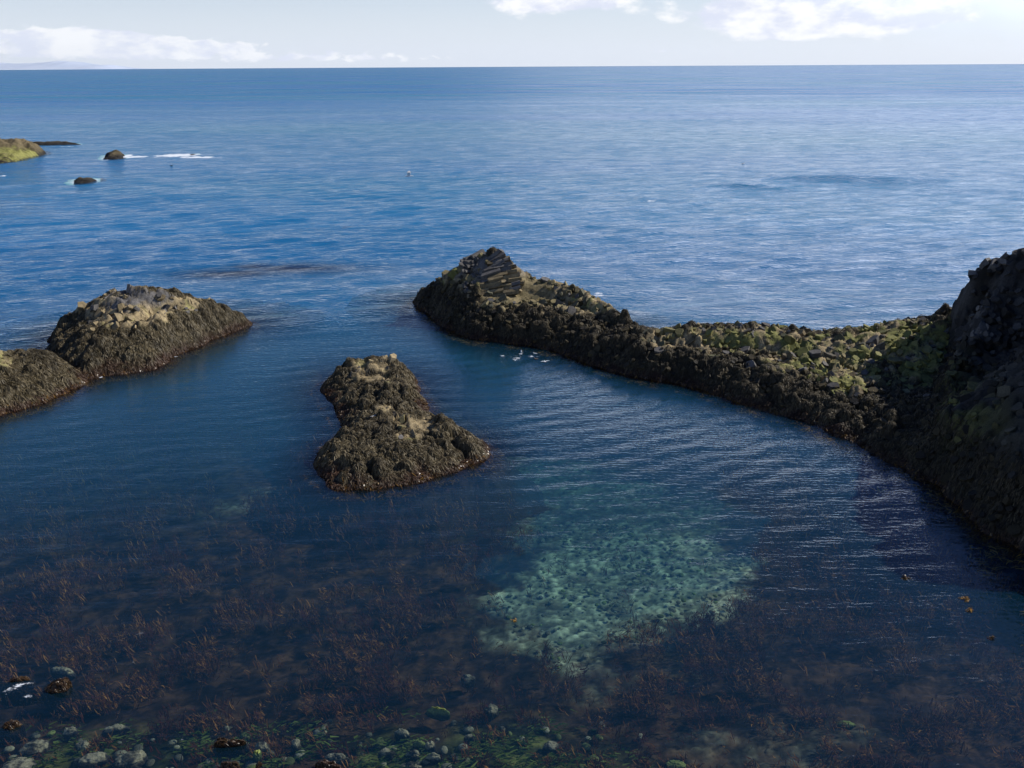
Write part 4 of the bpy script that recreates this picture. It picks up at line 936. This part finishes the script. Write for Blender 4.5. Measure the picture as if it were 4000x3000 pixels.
    gmix = t.new('ShaderNodeMix', data_type='FLOAT'); t.l.new(t.rng(at_i, 0, 1, .85, 0.), gmix.inputs[0]); gmix.inputs[2].default_value = 1.; t.l.new(gr_, gmix.inputs[3])
    Fe = t.math('MULTIPLY', Fe, gmix.outputs[0])
    gl = t.new('ShaderNodeBsdfGlossy'); gl.inputs[0].default_value = (1, 1, 1, 1); t.l.new(t.rng(far, 0, 1, .07, .26), gl.inputs['Roughness']); t.l.new(bp.outputs[0], gl.inputs['Normal'])
    # body of the water: what scatters back, and what passes through
    def ex(k): return t.math('EXPONENT', t.math('MULTIPLY', at_d, -k))
    tint = t.new('ShaderNodeCombineColor'); t.l.new(ex(.17), tint.inputs[0]); t.l.new(ex(.045), tint.inputs[1]); t.l.new(ex(.06), tint.inputs[2])
    tr = t.new('ShaderNodeBsdfTransparent'); t.l.new(tint.outputs[0], tr.inputs[0])
    df = t.new('ShaderNodeBsdfDiffuse')
    bigp = t.noise(t.mapping(pos, scale=(.3, 1., 1.)), .0045, 3., .5)
    bc = t.mix(t.rng(bigp, .4, .65), (.010, .135, .335, 1), (.008, .160, .290, 1))
    bc = t.mix(at_i, bc, (.015, .110, .205, 1)); bc = t.mix(at_w, bc, (.022, .035, .08, 1)); t.l.new(bc, df.inputs[0])
    body = t.new('ShaderNodeMixShader'); sc = t.math('SUBTRACT', 1., ex(.10)); t.l.new(sc, body.inputs[0]); t.l.new(tr.outputs[0], body.inputs[1]); t.l.new(df.outputs[0], body.inputs[2])
    wat = t.new('ShaderNodeMixShader'); t.l.new(Fe, wat.inputs[0]); t.l.new(body.outputs[0], wat.inputs[1]); t.l.new(gl.outputs[0], wat.inputs[2])
    # foam
    fn = t.noise(t.mapping(pos, scale=(.6, 1, 1)), 2.2, 6., .7); fn2 = t.noise(pos, .35, 4., .6)
    farf = t.rng(at_r, 60, 250, 0, 1)
    nn = t.math('ADD', t.math('MULTIPLY', fn, t.rng(farf, 0, 1, 1., .45)), t.math('MULTIPLY', fn2, t.rng(farf, 0, 1, 0., .55)))
    fm = t.rng(t.math('ADD', at_f, t.math('MULTIPLY', t.math('SUBTRACT', nn, .5), 3.2)), .62, 1.05, 0, .95, True)
    fm = t.math('MULTIPLY', fm, t.rng(at_f, .12, .35, 0, 1))
    # scattered whitecaps far out
    wc = t.noise(t.mapping(pos, scale=(.35, 1., 1)), .16, 5., .62); wcm = t.math('MULTIPLY', t.rng(wc, .735, .77, 0, .6), t.rng(at_r, 250, 700, 0, 1))
    fm = t.math('MAXIMUM', fm, wcm)
    fd = t.new('ShaderNodeBsdfDiffuse'); fd.inputs[0].default_value = (.78, .82, .86, 1)
    fin = t.new('ShaderNodeMixShader'); t.l.new(fm, fin.inputs[0]); t.l.new(wat.outputs[0], fin.inputs[1]); t.l.new(fd.outputs[0], fin.inputs[2])
    t.l.new(fin.outputs[0], out.inputs[0])
    o = mesh_np('sea', V, grid_faces(*X.shape), m, None, None, {'depth': D, 'inner': inner, 'foam': foam, 'wash': wash, 'rng': Rr}, smooth=True)
    tag(o, kind='structure')
sea()

# ------------------------------------------------------------------ far coast on the horizon
def mountains():
    m, t, out = newmat('far hazed hills'); b = t.new('ShaderNodeBsdfPrincipled'); pos = t.new('ShaderNodeNewGeometry').outputs['Position']
    t.l.new(t.mix(t.rng(t.noise(pos, .0006, 5., .6), .4, .6), (.44, .52, .66, 1), (.50, .57, .70, 1)), b.inputs['Base Color']); b.inputs['Roughness'].default_value = 1; t.l.new(b.outputs[0], out.inputs[0])  # pale blue of distant haze is put into the hills' colour
    ys = 60000.; xs = np.linspace(at_y(-900, 250, ys)[0], at_y(430, 250, ys)[0], 240); yy = np.linspace(ys-4000, ys+9000, 24); X, Y = np.meshgrid(xs, yy)
    prof = np.interp(xs, [at_y(u, 250, ys)[0] for u in (-900, -300, 0, 60, 120, 180, 230, 280, 330, 370, 400, 430)], [900, 700, 480, 520, 600, 640, 560, 430, 330, 380, 200, 0])
    H = prof*(.75+.5*fbm(xs/1500, xs*0, 4, 5, .6))*.8
    env = np.exp(-((Y-ys-2000)/3500)**2); Z = H[None]*env*(.8+.4*fbm(X/2500, Y/2500, 6, 4))-60
    o = mesh_np('hills', np.stack([X, Y, Z], -1).reshape(-1, 3), grid_faces(*X.shape), m, None, smooth=True); tag(o, kind='structure')
mountains()

# ------------------------------------------------------------------ air
def haze():
    m, t, out = newmat('sea air'); v = t.new('ShaderNodeVolumePrincipled'); v.inputs['Density'].default_value = 4.5e-6; v.inputs['Color'].default_value = (.92, .95, 1., 1); v.inputs['Anisotropy'].default_value = .2
    t.l.new(v.outputs[0], out.inputs['Volume'])
    x, y0, y1, z0, z1 = 78000., -3000., 76000., -60., 1400.
    V = [(a, b, c) for a in (-x, x) for b in (y0, y1) for c in (z0, z1)]
    me = bpy.data.meshes.new('haze'); me.from_pydata(V, [], [(0, 1, 3, 2), (4, 6, 7, 5), (0, 4, 5, 1), (2, 3, 7, 6), (0, 2, 6, 4), (1, 5, 7, 3)]); me.materials.append(m)
    o = bpy.data.objects.new('haze', me); C.objects.link(o); tag(o, kind='stuff', label='thin sea haze fading the far coast', cat='haze')
haze()
